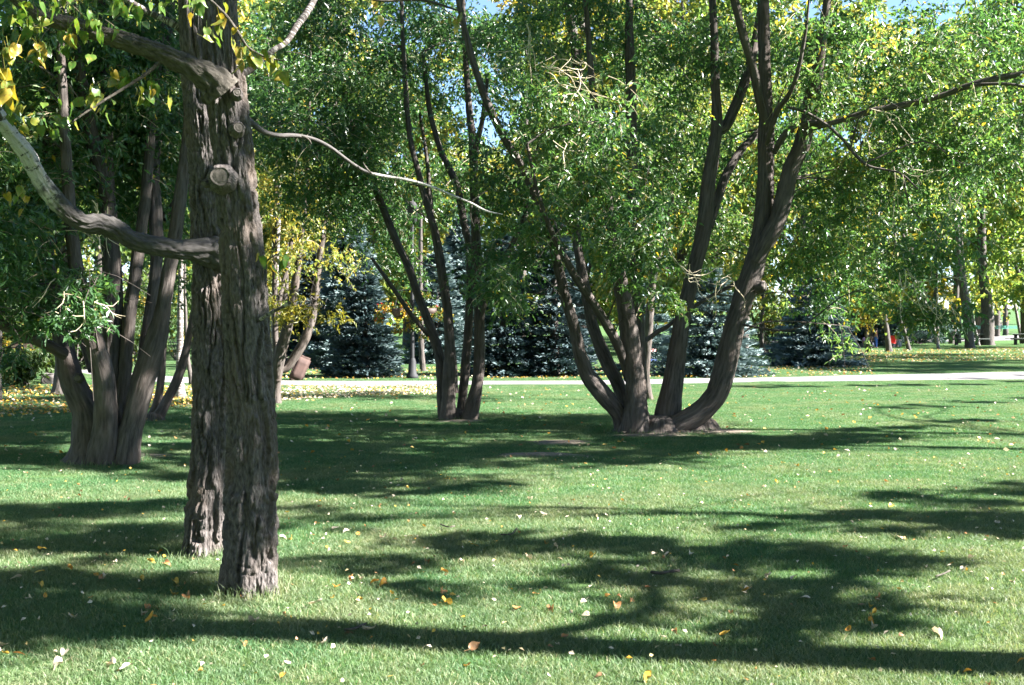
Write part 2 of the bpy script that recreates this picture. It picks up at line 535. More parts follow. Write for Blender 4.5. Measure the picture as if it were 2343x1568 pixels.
# ------------------------------------------------------------------ grass blades (uncountable: one object)
def grass():
    rg = np.random.default_rng(3)
    patches = []
    for k, (nb, rad, h0, wd) in enumerate(((8200, 0.62, 0.029, 0.0036), (7000, 0.62, 0.033, 0.0042))):
        r = rad * np.sqrt(rg.random(nb)) * (0.9 + 0.2 * rg.random(nb))
        a = rg.random(nb) * 2 * math.pi
        p = np.stack([r * np.cos(a), r * np.sin(a), np.zeros(nb)], 1)
        h = h0 * (0.55 + 0.75 * rg.random(nb))
        la = rg.random(nb) * 2 * math.pi
        ln = (0.2 + 1.3 * rg.random(nb)) * h
        tip = p + np.stack([ln * np.cos(la), ln * np.sin(la), h], 1)
        midp = p + np.stack([0.3 * ln * np.cos(la), 0.3 * ln * np.sin(la), h * 0.6], 1)
        wa = rg.random(nb) * 2 * math.pi
        wv = np.stack([np.cos(wa), np.sin(wa), np.zeros(nb)], 1) * wd * 0.5
        V = np.stack([p - wv, p + wv, midp + wv * 0.8, tip, midp - wv * 0.8], 1).reshape(-1, 3)
        b = np.arange(nb) * 5
        Fq = np.stack([b, b + 1, b + 2, b + 4], 1)
        Ft = np.stack([b + 4, b + 2, b + 3], 1)
        tint = np.repeat(np.clip(rg.beta(2, 2.6, nb) + (rg.random(nb) < 0.05) * 0.6, 0, 1), 5)
        m = mesh('grass_patch', V, [Fq, Ft], M['blade'], {'tint': tint})
        patches.append(bpy.data.objects.new('grass_patch', m))
    pts = []
    for y0, y1, st in ((3.9, 46, 0.78), (46, 80, 1.0)):
        ys = np.arange(y0, y1, st)
        for y in ys:
            hw = y * 1171 / F + 1.6
            xs = np.arange(-hw, hw, st)
            pts.append(np.stack([xs + st * (rg.random(len(xs)) - .5) * 0.8, y + st * (rg.random(len(xs)) - .5) * 0.8], 1))
    P = np.concatenate(pts)
    P = P[~on_path(P[:, 0], P[:, 1], 0.52)]
    e = []
    for q in np.linspace(0, 1, 900):                       # smaller tufts along the path edges
        for E, s in ((pA, -1), (pB, 1)):
            k = q * (len(E) - 1)
            k0 = int(k)
            c = E[k0] + (E[min(k0 + 1, len(E) - 1)] - E[k0]) * (k - k0)
            if abs(c[0]) < c[1] * 1171 / F + 2:
                e.append([c[0], c[1] + s * 0.34, 0.5])
    P3 = np.c_[P, np.ones(len(P))]
    if e:
        P3 = np.vstack([P3, np.array(e)])
    V = np.c_[P3[:, :2], terr(P3[:, 0], P3[:, 1]) - 0.004]
    me = bpy.data.meshes.new('grass')
    me.vertices.add(len(V))
    me.vertices.foreach_set('co', V.astype(np.float32).ravel())
    a = me.attributes.new('size', 'FLOAT', 'POINT')
    a.data.foreach_set('value', P3[:, 2].astype(np.float32))
    a = me.attributes.new('variant', 'INT', 'POINT')
    a.data.foreach_set('value', (rg.random(len(V)) < 0.5).astype(np.int32))
    ng = bpy.data.node_groups.new('grass_blades', 'GeometryNodeTree')
    ng.interface.new_socket('Geometry', in_out='INPUT', socket_type='NodeSocketGeometry')
    ng.interface.new_socket('Geometry', in_out='OUTPUT', socket_type='NodeSocketGeometry')
    N, L = ng.nodes, ng.links
    gi, go = N.new('NodeGroupInput'), N.new('NodeGroupOutput')
    join = N.new('GeometryNodeJoinGeometry')
    rnd = N.new('FunctionNodeRandomValue')
    rnd.data_type = 'FLOAT_VECTOR'
    rnd.inputs[1].default_value = (0, 0, 6.283)
    sz = N.new('GeometryNodeInputNamedAttribute')
    sz.data_type = 'FLOAT'
    sz.inputs[0].default_value = 'size'
    va = N.new('GeometryNodeInputNamedAttribute')
    va.data_type = 'INT'
    va.inputs[0].default_value = 'variant'
    for k, po in enumerate(patches):
        oi = N.new('GeometryNodeObjectInfo')
        oi.inputs['Object'].default_value = po
        oi.inputs['As Instance'].default_value = False
        cmp_ = N.new('FunctionNodeCompare')
        cmp_.data_type = 'INT'
        cmp_.operation = 'EQUAL'
        L.new(va.outputs[0], cmp_.inputs[2])
        cmp_.inputs[3].default_value = k
        ip = N.new('GeometryNodeInstanceOnPoints')
        L.new(gi.outputs[0], ip.inputs['Points'])
        L.new(oi.outputs['Geometry'], ip.inputs['Instance'])
        L.new(cmp_.outputs[0], ip.inputs['Selection'])
        L.new(rnd.outputs[0], ip.inputs['Rotation'])
        L.new(sz.outputs[0], ip.inputs['Scale'])
        L.new(ip.outputs[0], join.inputs[0])
    L.new(join.outputs[0], go.inputs[0])
    o = link('grass', me, kind='stuff', label='short mown green lawn grass with paler dry patches', cat='grass')
    md = o.modifiers.new('grass_blades', 'NODES')
    md.node_group = ng
grass()

# ------------------------------------------------------------------ foliage
def leaf_faces(rng, p, d, L, W, tint, up=0.6):
    """one folded diamond blade per row of p"""
    n = len(p)
    d = d / (np.linalg.norm(d, axis=1)[:, None] + 1e-9)
    nr = rng.normal(size=(n, 3)) * 0.75 + [0, 0, up]
    s = np.cross(d, nr)
    s /= np.linalg.norm(s, axis=1)[:, None] + 1e-9
    nn = np.cross(s, d)
    L, W = L[:, None], W[:, None]
    mid = p + d * L * 0.42
    V = np.stack([p, mid + s * W * 0.5 + nn * W * 0.14, p + d * L - nn * L * 0.08, mid - s * W * 0.5 + nn * W * 0.14], 1)
    b = np.arange(n) * 4
    Fq = np.stack([b, b + 1, b + 2, b + 3], 1)
    return V.reshape(-1, 3), Fq, np.repeat(tint, 4)

def crown_data(rng, clusters, ln=0.088, wd=0.034, tl=(0.2, 0.65), droop=0.45, per=12, yel=0.04, sub=250, subr=0.35, tint0=0.25, tint1=0.5):
    """clusters: rows x, y, z, rx, ry, rz, leaf count -> leaf verts, faces, tint and the twig lines"""
    Vs, Fs, Ts, base, tw = [], [], [], 0, []
    for (x, y, z, rx, ry, rz, n) in clusters:
        k = max(2, int(n / sub))
        ks = min(1.0, 0.35 + 0.65 * min(rx, rz) / 0.55)
        q = rng.normal(size=(k, 3))
        q /= np.linalg.norm(q, axis=1)[:, None]
        q *= rng.random((k, 1)) ** 0.42
        sc_ = np.array([x, y, z]) + q * [rx, ry, rz]
        st = tint0 + (tint1 - tint0) * rng.random(k)
        st[rng.random(k) < yel] += 0.3
        wgt = rng.random(k) ** 1.3 + 0.15
        nt_ = max(1, int(n / per))
        w_ = rng.choice(k, nt_, p=wgt / wgt.sum())
        r0 = subr * ks * (0.6 + 0.8 * rng.random(k))
        p0 = sc_[w_] + rng.normal(size=(nt_, 3)) * r0[w_][:, None] * [0.62, 0.62, 0.5]
        az = rng.random(nt_) * 2 * math.pi
        L = (tl[0] + (tl[1] - tl[0]) * rng.random(nt_)) * ks
        dr = np.stack([np.cos(az), np.sin(az), 0.35 * rng.normal(size=nt_)], 1)
        t = (np.arange(per) + 0.5)[None, :] / per * (0.85 + 0.3 * rng.random((nt_, per)))
        pos = p0[:, None, :] + dr[:, None, :] * (t * L[:, None])[:, :, None] * 0.8
        pos[:, :, 2] -= droop * (t ** 2) * L[:, None]
        tang = dr[:, None, :] * 0.8 + np.array([0, 0, -2.0 * droop])[None, None, :] * t[:, :, None]
        tang = tang / (np.linalg.norm(tang, axis=2)[:, :, None] + 1e-9)
        d = tang * 0.6 + rng.normal(size=tang.shape) * 0.65 + np.array([0, 0, -0.25])
        N_ = nt_ * per
        ti = np.repeat(st[w_], per) + rng.normal(size=N_) * 0.13
        ti[rng.random(N_) < 0.025] += 0.45
        V, Fq, T = leaf_faces(rng, pos.reshape(-1, 3), d.reshape(-1, 3), ln * (0.5 + 0.95 * rng.random(N_)), wd * (0.65 + 0.75 * rng.random(N_)), np.clip(ti, 0, 1))
        Vs.append(V); Fs.append(Fq + base); Ts.append(T)
        base += len(V)
        pick = rng.random(nt_) < 0.3
        tt = np.linspace(0, 1.02, 5)
        tp = p0[pick][:, None, :] + dr[pick][:, None, :] * (tt[None, :] * L[pick][:, None])[:, :, None] * 0.8
        tp[:, :, 2] -= droop * tt[None, :] ** 2 * L[pick][:, None]
        tw.append(tp)
    return np.concatenate(Vs), np.concatenate(Fs), np.concatenate(Ts), np.concatenate(tw)

def twig_mesh(name, lines, r, mat):
    """thin three-sided rods along polylines (n, k, 3)"""
    n, k, _ = lines.shape
    T = np.gradient(lines, axis=1)
    ref = np.array([0.3, 0.9, 0.2])
    S = np.cross(T, ref)
    S /= np.linalg.norm(S, axis=2)[:, :, None] + 1e-9
    B = np.cross(T, S)
    B /= np.linalg.norm(B, axis=2)[:, :, None] + 1e-9
    rr = r * np.linspace(1.2, 0.5, k)[None, :, None]
    ring = [lines + (S * math.cos(a) + B * math.sin(a)) * rr for a in (0, 2.094, 4.189)]
    V = np.stack(ring, 2).reshape(-1, 3)
    i = (np.arange(n)[:, None, None] * k + np.arange(k - 1)[None, :, None]) * 3
    j = np.arange(3)[None, None, :]
    Fq = np.stack([i + j, i + (j + 1) % 3, i + 3 + (j + 1) % 3, i + 3 + j], 3).reshape(-1, 4)
    return mesh(name, V, Fq, mat)

def crown(parent, rng, clusters, mat, twigs=True, **kw):
    V, Fq, T, tw = crown_data(rng, clusters, **kw)
    link('crown', mesh('crown', V, Fq, mat, {'tint': T}), parent, kind='stuff')
    if twigs and len(tw):
        link('twigs', twig_mesh('twigs', tw, 0.0045, M['twig']), parent, kind='stuff')

def stem_disp(amp, fz=5.0, fx=34.0, seed=0, lobe=0.0):
    def f(bark, r, z, th):
        a = np.minimum(amp, 0.14 * r)
        q = bark * [fx, fx, fz]
        q = q + 0.7 * (fbm(bark * [6, 6, 3], 2, seed + 5)[:, None] - 0.5) * [4, 4, 0]
        h = np.abs(2 * vn(q, seed) - 1)
        h = np.clip(h * 2.4, 0, 1)
        big = fbm(bark * [5, 5, 1.6], 2, seed + 9) - 0.5
        out = a * (h - 0.6) + big * np.minimum(0.25 * r, 0.05)
        if lobe:
            fl = np.exp(-np.maximum(z, 0) / 0.16)
            out = out + r * lobe * fl * (0.55 + 0.45 * np.sin(th * 5 + seed) * np.cos(th * 2 + 1.3 * seed))
        return out
    return f

def stem(parent, name, pts, Y0, Y1=None, mat='willow_bark', n=22, spacing=0.07, amp=0.016, seed=0, lobe=0.0, ground=False, cap=False, wk=1.0):
    """pts: (u, v, width) read off the photograph, placed at depths Y0 (first) to Y1 (last)"""
    Y1 = Y0 if Y1 is None else Y1
    v = np.array([q[1] for q in pts], float)
    t = np.linspace(0, 1, len(pts))
    P = []
    for (u, vv, w_), q in zip(pts, t):
        Y = Y0 + (Y1 - Y0) * q
        P.append([*at(u, vv, Y), 0.5 * w_ * wk * Y / F])
    P = np.array(P)
    if ground:
        P[0, 2] = terr(P[0, 0], P[0, 1]) - 0.06
    V, Fs, B = tube(P, n, spacing, stem_disp(amp, seed=seed, lobe=lobe) if amp else None, cap, seed)
    a = Acc()
    a.add(V, Fs, B)
    link(name, a.mesh(name, M[mat] if isinstance(mat, str) else mat, smooth=True), parent)
    return P

def limb_net(parent, rng, stems, clusters, mat, r0=0.03, n=2, name='small_limbs'):
    """tapering side limbs from the stems into each leaf mass, one mesh"""
    allp = np.vstack([catmull(s, 0.25)[0] for s in stems])
    a = Acc()
    for (x, y, z, rx, ry, rz, cnt) in clusters:
        for q in range(n):
            c = np.array([x, y, z]) + rng.normal(size=3) * 0.45 * [rx, ry, rz]
            d = np.linalg.norm((allp[:, :3] - c) * [1, 1, 1.0], axis=1) + 1.1 * np.maximum(0, allp[:, 2] - c[2] - 0.2)
            k = np.argsort(d)[int(rng.integers(0, 6))]
            s = allp[k]
            L = np.linalg.norm(c - s[:3])
            if L < 0.4 or L > 7:
                continue
            m1 = s[:3] + (c - s[:3]) * 0.35 + [0, 0, 0.10 * L] + rng.normal(size=3) * 0.06 * L
            m2 = s[:3] + (c - s[:3]) * 0.72 + [0, 0, 0.10 * L] + rng.normal(size=3) * 0.06 * L
            r = min(r0 * (0.5 + 0.22 * L), 0.6 * s[3] + 0.004)
            V, Fs, B = tube([[*s[:3], r], [*m1, r * 0.7], [*m2, r * 0.45], [*c, r * 0.15]], 6, 0.2)
            a.add(V, Fs, B)
            for e in range(2):
                g = m2 + (c - m2) * rng.random()
                en = g + rng.normal(size=3) * 0.4 + [0, 0, -0.15]
                V, Fs, B = tube([[*g, r * 0.35], [*((g + en) / 2 + [0, 0, 0.06]), r * 0.25], [*en, r * 0.08]], 5, 0.2)
                a.add(V, Fs, B)
    if a.n:
        link(name, a.mesh(name, mat, smooth=True), parent, kind='stuff')

def clus(lst):
    """(u, v, Y, half width px, half height px, half depth m, leaves) -> metric clusters"""
    out = []
    for (u, v, Y, ru, rv, ry, n) in lst:
        p = at(u, v, Y)
        out.append((p[0], p[1], p[2], ru * Y / F, ry, rv * Y / F, n))
    return out

# ------------------------------------------------------------------ single poplar leaves (large enough to pick apart)
def poplar_leaf(seed, tint, curl=0.3, fold=0.25, L=0.076, W=0.052, mat='cotton_leaf'):
    rg = np.random.default_rng(seed)
    t = np.array([0.0, 0.07, 0.2, 0.38, 0.58, 0.78, 0.92, 1.0])
    wv = np.array([0.12, 0.66, 1.0, 0.96, 0.72, 0.40, 0.14, 0.0]) * (0.93 + 0.14 * rg.random(8))
    V, F_ = [], []
    cu = curl * (0.6 + 0.8 * rg.random())
    for k, (a, b) in enumerate(zip(t, wv)):
        ang = cu * a * 2.0
        x = L * math.sin(ang) / (cu * 2)
        z = -L * (1 - math.cos(ang)) / (cu * 2)
        for s in (-1, -0.5, 0, 0.5, 1):
            hz = abs(s) ** 1.5 * fold * W * 0.5 * b + 0.006 * math.sin(5 * a + 3 * s + seed) * abs(s)
            V.append([x - 0.008 * abs(s) * (k == 1), s * W * 0.5 * b, z + hz])
    for k in range(len(t) - 1):
        for s in range(4):
            p = k * 5 + s
            F_.append([p, p + 1, p + 6, p + 5])
    n = len(V)
    V += [[0.004, 0.0009, 0.0], [0.004, -0.0009, 0.0], [-0.045, -0.0009, 0.012], [-0.045, 0.0009, 0.012]]
    F_.append([n, n + 1, n + 2, n + 3])
    tt = np.clip(tint + 0.10 * rg.normal(size=len(V)) + 0.25 * (rg.random(len(V)) < 0.08), 0, 1)
    return mesh('leaf', np.array(V), np.array(F_), M[mat], {'tint': tt}, smooth=True)

LEAF = {c: [poplar_leaf(31 * k + int(100 * c), c, 0.15 + 0.12 * k, 0.15 + 0.12 * (k % 3)) for k in range(4)] for c in (0.12, 0.32, 0.55, 0.8)}

def leaf_bunch(parent, rng, u, v, Y, n, spread, tints, size=1.0, sy=1.0):
    """single leaves hanging round one point of a limb"""
    for k in range(n):
        q = rng.normal(size=2) * spread * np.array([1, 0.8 * sy])
        p = at(u + q[0], v + q[1] + 6, Y + rng.normal() * 0.06)
        o = bpy.data.objects.new('leaf', random.Random(int(rng.integers(1e9))).choice(LEAF[tints[int(rng.integers(len(tints)))]]))
        COL.objects.link(o)
        o.parent = parent
        o.location = p
        o.rotation_euler = (rng.normal() * 0.7, R(55) + rng.normal() * 0.45, rng.random() * 6.283)
        s = size * (0.75 + 0.5 * rng.random())
        o.scale = (s, s, s)

def cotton_disp(seed, Rm):
    def f(bark, r, z, th):
        wq = fbm(bark * [4, 4, 2.2], 3, seed + 11) - 0.5
        wq2 = fbm(bark * [14, 14, 7], 2, seed + 12) - 0.5
        q = bark * [26, 26, 2.8]
        q[:, 0] += 2.4 * wq + 1.0 * wq2
        q[:, 1] += 2.4 * (fbm(bark * [4, 4, 2.2], 3, seed + 21) - 0.5) + 1.0 * wq2
        q[:, 2] += 1.2 * wq2
        e = np.abs(2 * vn(q, seed) - 1) + 0.10 * (vn(bark * [90, 90, 22], seed + 3) - 0.5)
        t = np.clip((e - 0.12) / 0.26, 0, 1)
        h = t * t * (3 - 2 * t)
        q2 = bark * [52, 52, 9]
        q2[:, 0] += 2 * wq
        e2 = np.abs(2 * vn(q2, seed + 2) - 1)
        h2 = np.clip((e2 - 0.08) / 0.3, 0, 1)
        cr = np.clip((np.abs(2 * vn(bark * [13, 13, 21] + 2.5 * wq[:, None] + wq2[:, None], seed + 4) - 1) - 0.03) / 0.14, 0, 1)
        fine = fbm(bark * [80, 80, 34], 3, seed + 7) - 0.5
        big = fbm(bark * [3.2, 3.2, 0.9], 2, seed + 9) - 0.5
        plate = vn(bark * [20, 20, 5] + 7.7, seed + 13)
        a = np.minimum(0.040, 0.24 * r)
        fl = np.exp(-np.maximum(z, 0) / 0.11)
        return a * (h * (0.42 + 0.24 * h2 + 0.24 * cr + 0.24 * plate) - 0.72) + 0.015 * fine + 0.06 * big * (r / Rm) + r * 0.26 * fl * (0.5 + 0.5 * np.sin(5 * th + seed + 1.5 * wq))
    return f

def cotton_trunk(parent, pts, Y0, Y1, seed, n=280):
    P = []
    for k, (u, v, w_) in enumerate(pts):
        Y = Y0 + (Y1 - Y0) * k / (len(pts) - 1)
        P.append([*at(u, v, Y), 0.5 * w_ * Y / F])
    P = np.array(P)
    P[0, 2] = -0.05
    V, Fs, B = tube(P, n, lambda s: 0.009 if s < 3.2 else (0.05 if s < 5 else 0.2), cotton_disp(seed, P[0, 3]), True, seed)
    a = Acc()
    a.add(V, Fs, B)
    link('trunk', a.mesh('trunk', M['cotton_bark'], smooth=True), parent)
    return P

rng = np.random.default_rng(11)
# front stem of the pair
YF, YR = 6.9, 8.05
cf = thing('cottonwood_tree', 'nearest thick cottonwood trunk with deep furrowed bark and a sawn knot, base nearest the camera', 'tree', loc=(0, 0, 0))
PF = cotton_trunk(cf, [(573, 1362, 120), (576, 1280, 116), (579, 1140, 122), (578, 1000, 112), (567, 800, 97), (555, 620, 92), (541, 450, 86), (528, 300, 86), (517, 190, 86), (507, 90, 80), (503, 0, 74), (500, -300, 66), (505, -800, 50), (520, -1500, 26)], YF, YF + 0.1, 5)
cr = thing('cottonwood_tree', 'second furrowed cottonwood trunk just behind and left of the nearest, with the low curved limb', 'tree', loc=(0, 0, 0))
PR = cotton_trunk(cr, [(467, 1270, 118), (471, 1190, 104), (480, 1060, 92), (486, 900, 86), (486, 740, 84), (484, 600, 82), (480, 450, 80), (470, 300, 82), (462, 180, 82), (454, 60, 78), (450, -60, 74), (446, -400, 62), (430, -900, 44), (420, -1500, 20)], YR, YR, 23)

# sawn stubs on the front trunk
def stub(parent, u, v, Y, r, ln, dirv, name='branch_stub', matb='cotton_bark', end=(0.40, 0.33, 0.26)):
    p = at(u, v, Y)
    d = np.array(dirv, float)
    d /= np.linalg.norm(d)
    V, Fs, B = tube([[*(p - d * ln), r * 1.7], [*(p - d * ln * 0.5), r * 1.4], [*(p - d * ln * 0.1), r * 1.3], [*p, r * 0.98]], 28, 0.012,
                    lambda b, rr, z, th: 0.16 * r * (fbm(b * [50, 50, 30], 3, 4) - 0.4) + 0.06 * r * np.sin(7 * th))
    a = Acc()
    a.add(V, Fs, B)
    o = link(name, a.mesh(name, M[matb], smooth=True), parent)
    s1 = np.cross(d, [0, 0, 1.0]); s1 /= np.linalg.norm(s1)
    s2 = np.cross(s1, d)
    th = np.linspace(0, 2 * math.pi, 28, endpoint=False)
    rings = []
    for q, dep in ((0.0, -0.002), (0.45, -0.001), (0.8, -0.003), (0.98, 0.0)):
        wob = 1 + 0.05 * np.sin(3 * th + 1)
        rings.append(p + d * (dep + 0.004) + (s1 * np.cos(th)[:, None] + s2 * np.sin(th)[:, None]) * (r * q * wob)[:, None])
    V = np.concatenate(rings)
    i = np.arange(3)[:, None] * 28
    j = np.arange(28)[None, :]
    Fq = np.stack([i + j, i + (j + 1) % 28, i + 28 + (j + 1) % 28, i + 28 + j], 2).reshape(-1, 4)
    if 'cut_wood' not in M:
        M['cut_wood'] = flat_mat('cut_wood', (0.075, 0.063, 0.052), 0.8, 0.3, 60, bump=0.3)
    link('cut_face', mesh('cut_face', V, Fq, M['cut_wood']), o)
stub(cf, 503, 404, YF - 0.19, 0.052, 0.12, (0.12, -1, 0.02))
stub(cf, 543, 212, YF - 0.13, 0.022, 0.07, (0.3, -1, 0.05))
stub(cf, 546, 292, YF - 0.13, 0.028, 0.07, (0.45, -1, 0.1))
stub(cf, 466, 421, YF - 0.14, 0.017, 0.05, (-0.4, -1, -0.2))

# limbs
def branch(parent, pts, Y0, Y1, mat='limb_bark', n=18, amp=0.006, seed=1, spacing=0.03, rough=False):
    v = [*pts]
    P = []
    for k, (u, vv, w_) in enumerate(v):
        Y = Y0 + (Y1 - Y0) * k / (len(v) - 1)
        P.append([*at(u, vv, Y), 0.5 * w_ * Y / F])
    dsp = stem_disp(amp, 8, 40, seed)
    if rough:                                         # old limbs carry the furrowed bark of the trunk, fading towards the tip
        cd_ = cotton_disp(seed, 0.1)
        dsp = lambda b, r, z, th: 0.75 * cd_(b * [1.5, 1.5, 2.4], r, np.full_like(r, 9.0), th)
    V, Fs, B = tube(P, n, spacing, dsp, True, seed)
    al = np.concatenate([np.repeat(np.linspace(0, 1, (len(V) - 2) // n), n), [1, 0]])
    a = Acc()
    a.add(V, Fs, B, along=al)
    return link('branch', a.mesh('branch', M[mat], smooth=True), parent)

b_low = branch(cr, [(505, 577, 92), (474, 575, 76), (448, 573, 56), (400, 570, 48), (345, 562, 46), (300, 549, 46), (262, 527, 49), (230, 514, 52), (198, 512, 44), (160, 492, 42), (125, 455, 42), (95, 415, 38), (62, 355, 37), (28, 312, 33), (0, 272, 31), (-40, 200, 28), (-90, 80, 20), (-130, -60, 10)], 8.0, 7.0, 'aged_limb', 72, 0.016, 3, 0.012, True)
b_up = branch(cf, [(508, 212, 92), (488, 188, 78), (468, 174, 64), (430, 152, 48), (380, 129, 43), (325, 108, 40), (280, 93, 38), (232, 80, 36), (185, 64, 34), (140, 52, 33), (100, 40, 29), (50, 10, 24), (0, -40, 18), (-60, -120, 8)], 6.88, 6.5, 'limb_bark', 72, 0.012, 5, 0.012, True)
b_thin = branch(cf, [(555, 268, 16), (580, 285, 13), (605, 303, 11), (640, 311, 10), (665, 310, 9.5), (690, 313, 10), (722, 321, 9), (760, 341, 8.5), (800, 371, 8), (838, 394, 8), (880, 404, 7), (930, 412, 6.5), (985, 427, 6), (1040, 450, 5.5), (1075, 464, 5), (1112, 483, 4.5), (1150, 491, 2.5)], 7.0, 7.6, 'aged_limb', 12, 0.003, 7)
b_pale = branch(cr, [(430, 82, 18), (405, 62, 16), (372, 43, 15), (330, 24, 15), (288, -2, 13), (240, -40, 10), (190, -90, 5)], 8.1, 7.9, 'pale_bark', 12, 0.003, 8)
b_right = branch(cr, [(490, 190, 22), (560, 168, 16), (622, 118, 13), (655, 96, 13), (680, 58, 16), (697, 35, 17), (715, 5, 16), (745, -60, 13), (790, -150, 6)], 8.1, 8.6, 'pale_bark', 12, 0.003, 9)
b_hang = branch(cf, [(430, -60, 8), (470, -10, 8), (495, 14, 8), (520, 40, 8), (545, 75, 7.5), (563, 105, 7), (590, 124, 6), (618, 134, 4), (650, 140, 2.5)], 6.45, 6.15, 'limb_bark', 10, 0.002, 10)
b_mid = branch(cf, [(380, 129, 10), (340, 165, 9), (300, 192, 8), (268, 212, 7), (235, 232, 6), (190, 262, 5), (150, 290, 3)], 6.75, 6.5, 'limb_bark', 10, 0.002, 12)
b_spur = branch(cf, [(600, 640, 5), (604, 606, 5), (622, 588, 3.5), (640, 580, 2)], 6.86, 6.8, 'limb_bark', 8, 0.001, 14)
b_dead = branch(cf, [(590, 735, 9), (612, 720, 8), (640, 706, 7), (664, 693, 6)], 6.85, 6.6, 'pale_bark', 10, 0.001, 15)
b_left = branch(cr, [(0, 272, 14), (-10, 240, 12), (12, 205, 9), (10, 170, 7), (4, 120, 5)], 6.95, 6.2, 'limb_bark', 10, 0.002, 16)
for prm, n_, (u, v) in ((b_thin, 3, (968, 448)), (b_thin, 3, (1085, 430))):
    pass
# spur twigs on the thin limb
for (pts, Y) in (([(958, 420, 4), (968, 455, 4), (962, 480, 3), (975, 500, 2)], 7.45), ([(985, 428, 4), (990, 470, 3), (984, 488, 2)], 7.47), ([(850, 398, 4), (838, 385, 5), (830, 372, 3)], 7.3), ([(1080, 466, 4), (1076, 495, 4), (1085, 520, 3)], 7.55), ([(690, 312, 5), (705, 318, 5), (712, 330, 3)], 7.15), ([(1075, 464, 3), (1100, 445, 3), (1115, 438, 2)], 7.55)):
    P = [[*at(u, v, Y), 0.5 * w_ * Y / F] for (u, v, w_) in pts]
    a = Acc()
    a.add(*tube(P, 6, 0.02))
    link('twig', a.mesh('twig', M['limb_bark'], smooth=True), b_thin)

leaf_bunch(b_hang, rng, 492, 48, 6.28, 11, 26, (0.32, 0.55, 0.8), 1.0, 1.2)
leaf_bunch(b_hang, rng, 545, 80, 6.22, 5, 20, (0.55, 0.8), 0.9)
leaf_bunch(b_hang, rng, 592, 120, 6.15, 11, 26, (0.55, 0.55, 0.8), 1.0)
leaf_bunch(b_hang, rng, 634, 128, 6.15, 6, 16, (0.32, 0.55, 0.8), 0.9, 1.4)
leaf_bunch(b_hang, rng, 448, 4, 6.4, 5, 16, (0.12, 0.32), 1.0)
leaf_bunch(b_mid, rng, 322, 185, 6.7, 15, 24, (0.12, 0.12, 0.32, 0.55, 0.8), 1.0, 1.3)
leaf_bunch(b_mid, rng, 285, 160, 6.72, 6, 16, (0.32, 0.55, 0.8), 1.0)
leaf_bunch(b_mid, rng, 213, 206, 6.6, 9, 16, (0.55, 0.55, 0.8, 0.32), 1.0)
leaf_bunch(b_mid, rng, 130, 262, 6.5, 12, 30, (0.12, 0.32, 0.55), 0.9)
leaf_bunch(b_mid, rng, 240, 240, 6.6, 4, 14, (0.12, 0.32), 0.9)
leaf_bunch(b_up, rng, 88, 105, 6.5, 8, 15, (0.55, 0.8, 0.32), 1.0)
leaf_bunch(b_up, rng, 135, 118, 6.5, 8, 17, (0.12, 0.12, 0.32), 1.0, 1.4)
leaf_bunch(b_up, rng, 62, 60, 6.4, 10, 26, (0.12, 0.32, 0.55), 1.0)
leaf_bunch(b_up, rng, 125, 25, 6.4, 16, 34, (0.12, 0.12, 0.32, 0.55), 1.0)
leaf_bunch(b_up, rng, 200, 40, 6.5, 14, 34, (0.12, 0.32, 0.32, 0.8), 1.0)
leaf_bunch(b_up, rng, 280, 8, 6.6, 12, 34, (0.12, 0.12, 0.32), 1.0)
leaf_bunch(b_up, rng, 30, 20, 6.3, 9, 30, (0.12, 0.32, 0.55), 1.0)
leaf_bunch(b_pale, rng, 350, -2, 7.9, 7, 24, (0.12, 0.32, 0.55), 1.0)
leaf_bunch(b_left, rng, 12, 190, 5.6, 8, 16, (0.8, 0.8, 0.55), 1.15, 1.8)
leaf_bunch(b_left, rng, 8, 110, 5.9, 6, 18, (0.55, 0.8), 1.1)
leaf_bunch(b_left, rng, 70, 260, 6.6, 6, 26, (0.32, 0.55), 0.9)
leaf_bunch(b_low, rng, 50, 440, 7.2, 8, 24, (0.32, 0.55, 0.8), 0.8)
leaf_bunch(b_low, rng, 30, 250, 6.9, 8, 24, (0.12, 0.32, 0.55), 0.9)
leaf_bunch(b_spur, rng, 622, 592, 6.8, 10, 17, (0.12, 0.32, 0.8), 1.0, 1.2)
leaf_bunch(b_thin, rng, 1050, 38, 7.6, 7, 18, (0.8, 0.55), 0.9)
leaf_bunch(b_thin, rng, 868, 18, 7.6, 7, 24, (0.8, 0.55), 0.9)
b_top = branch(cf, [(503, -60, 22), (600, -60, 16), (760, -30, 12), (868, 0, 9), (960, 0, 7), (1050, 25, 4)], 6.95, 7.6, 'limb_bark', 10, 0.002, 18)
# upper crowns above the frame
for tr, Pt, sd_ in ((cf, PF, 51), (cr, PR, 52)):
    rg = np.random.default_rng(sd_)
    top = Pt[-1]
    cl = [(top[0] + rg.normal() * 0.6 - 1.7, top[1] + 0.5 + rg.normal() * 1.1, 5.3 + 2.2 * rg.random(), 0.9, 0.9, 0.6, 650) for _ in range(7)]
    crown(tr, rg, cl, M['cotton_leaf'], ln=0.085, wd=0.07, per=9, tl=(0.15, 0.4), droop=0.4, sub=90, subr=0.35, tint0=0.1, tint1=0.7)
    limb_net(tr, rg, [Pt], cl, M['limb_bark'], 0.03, 1)

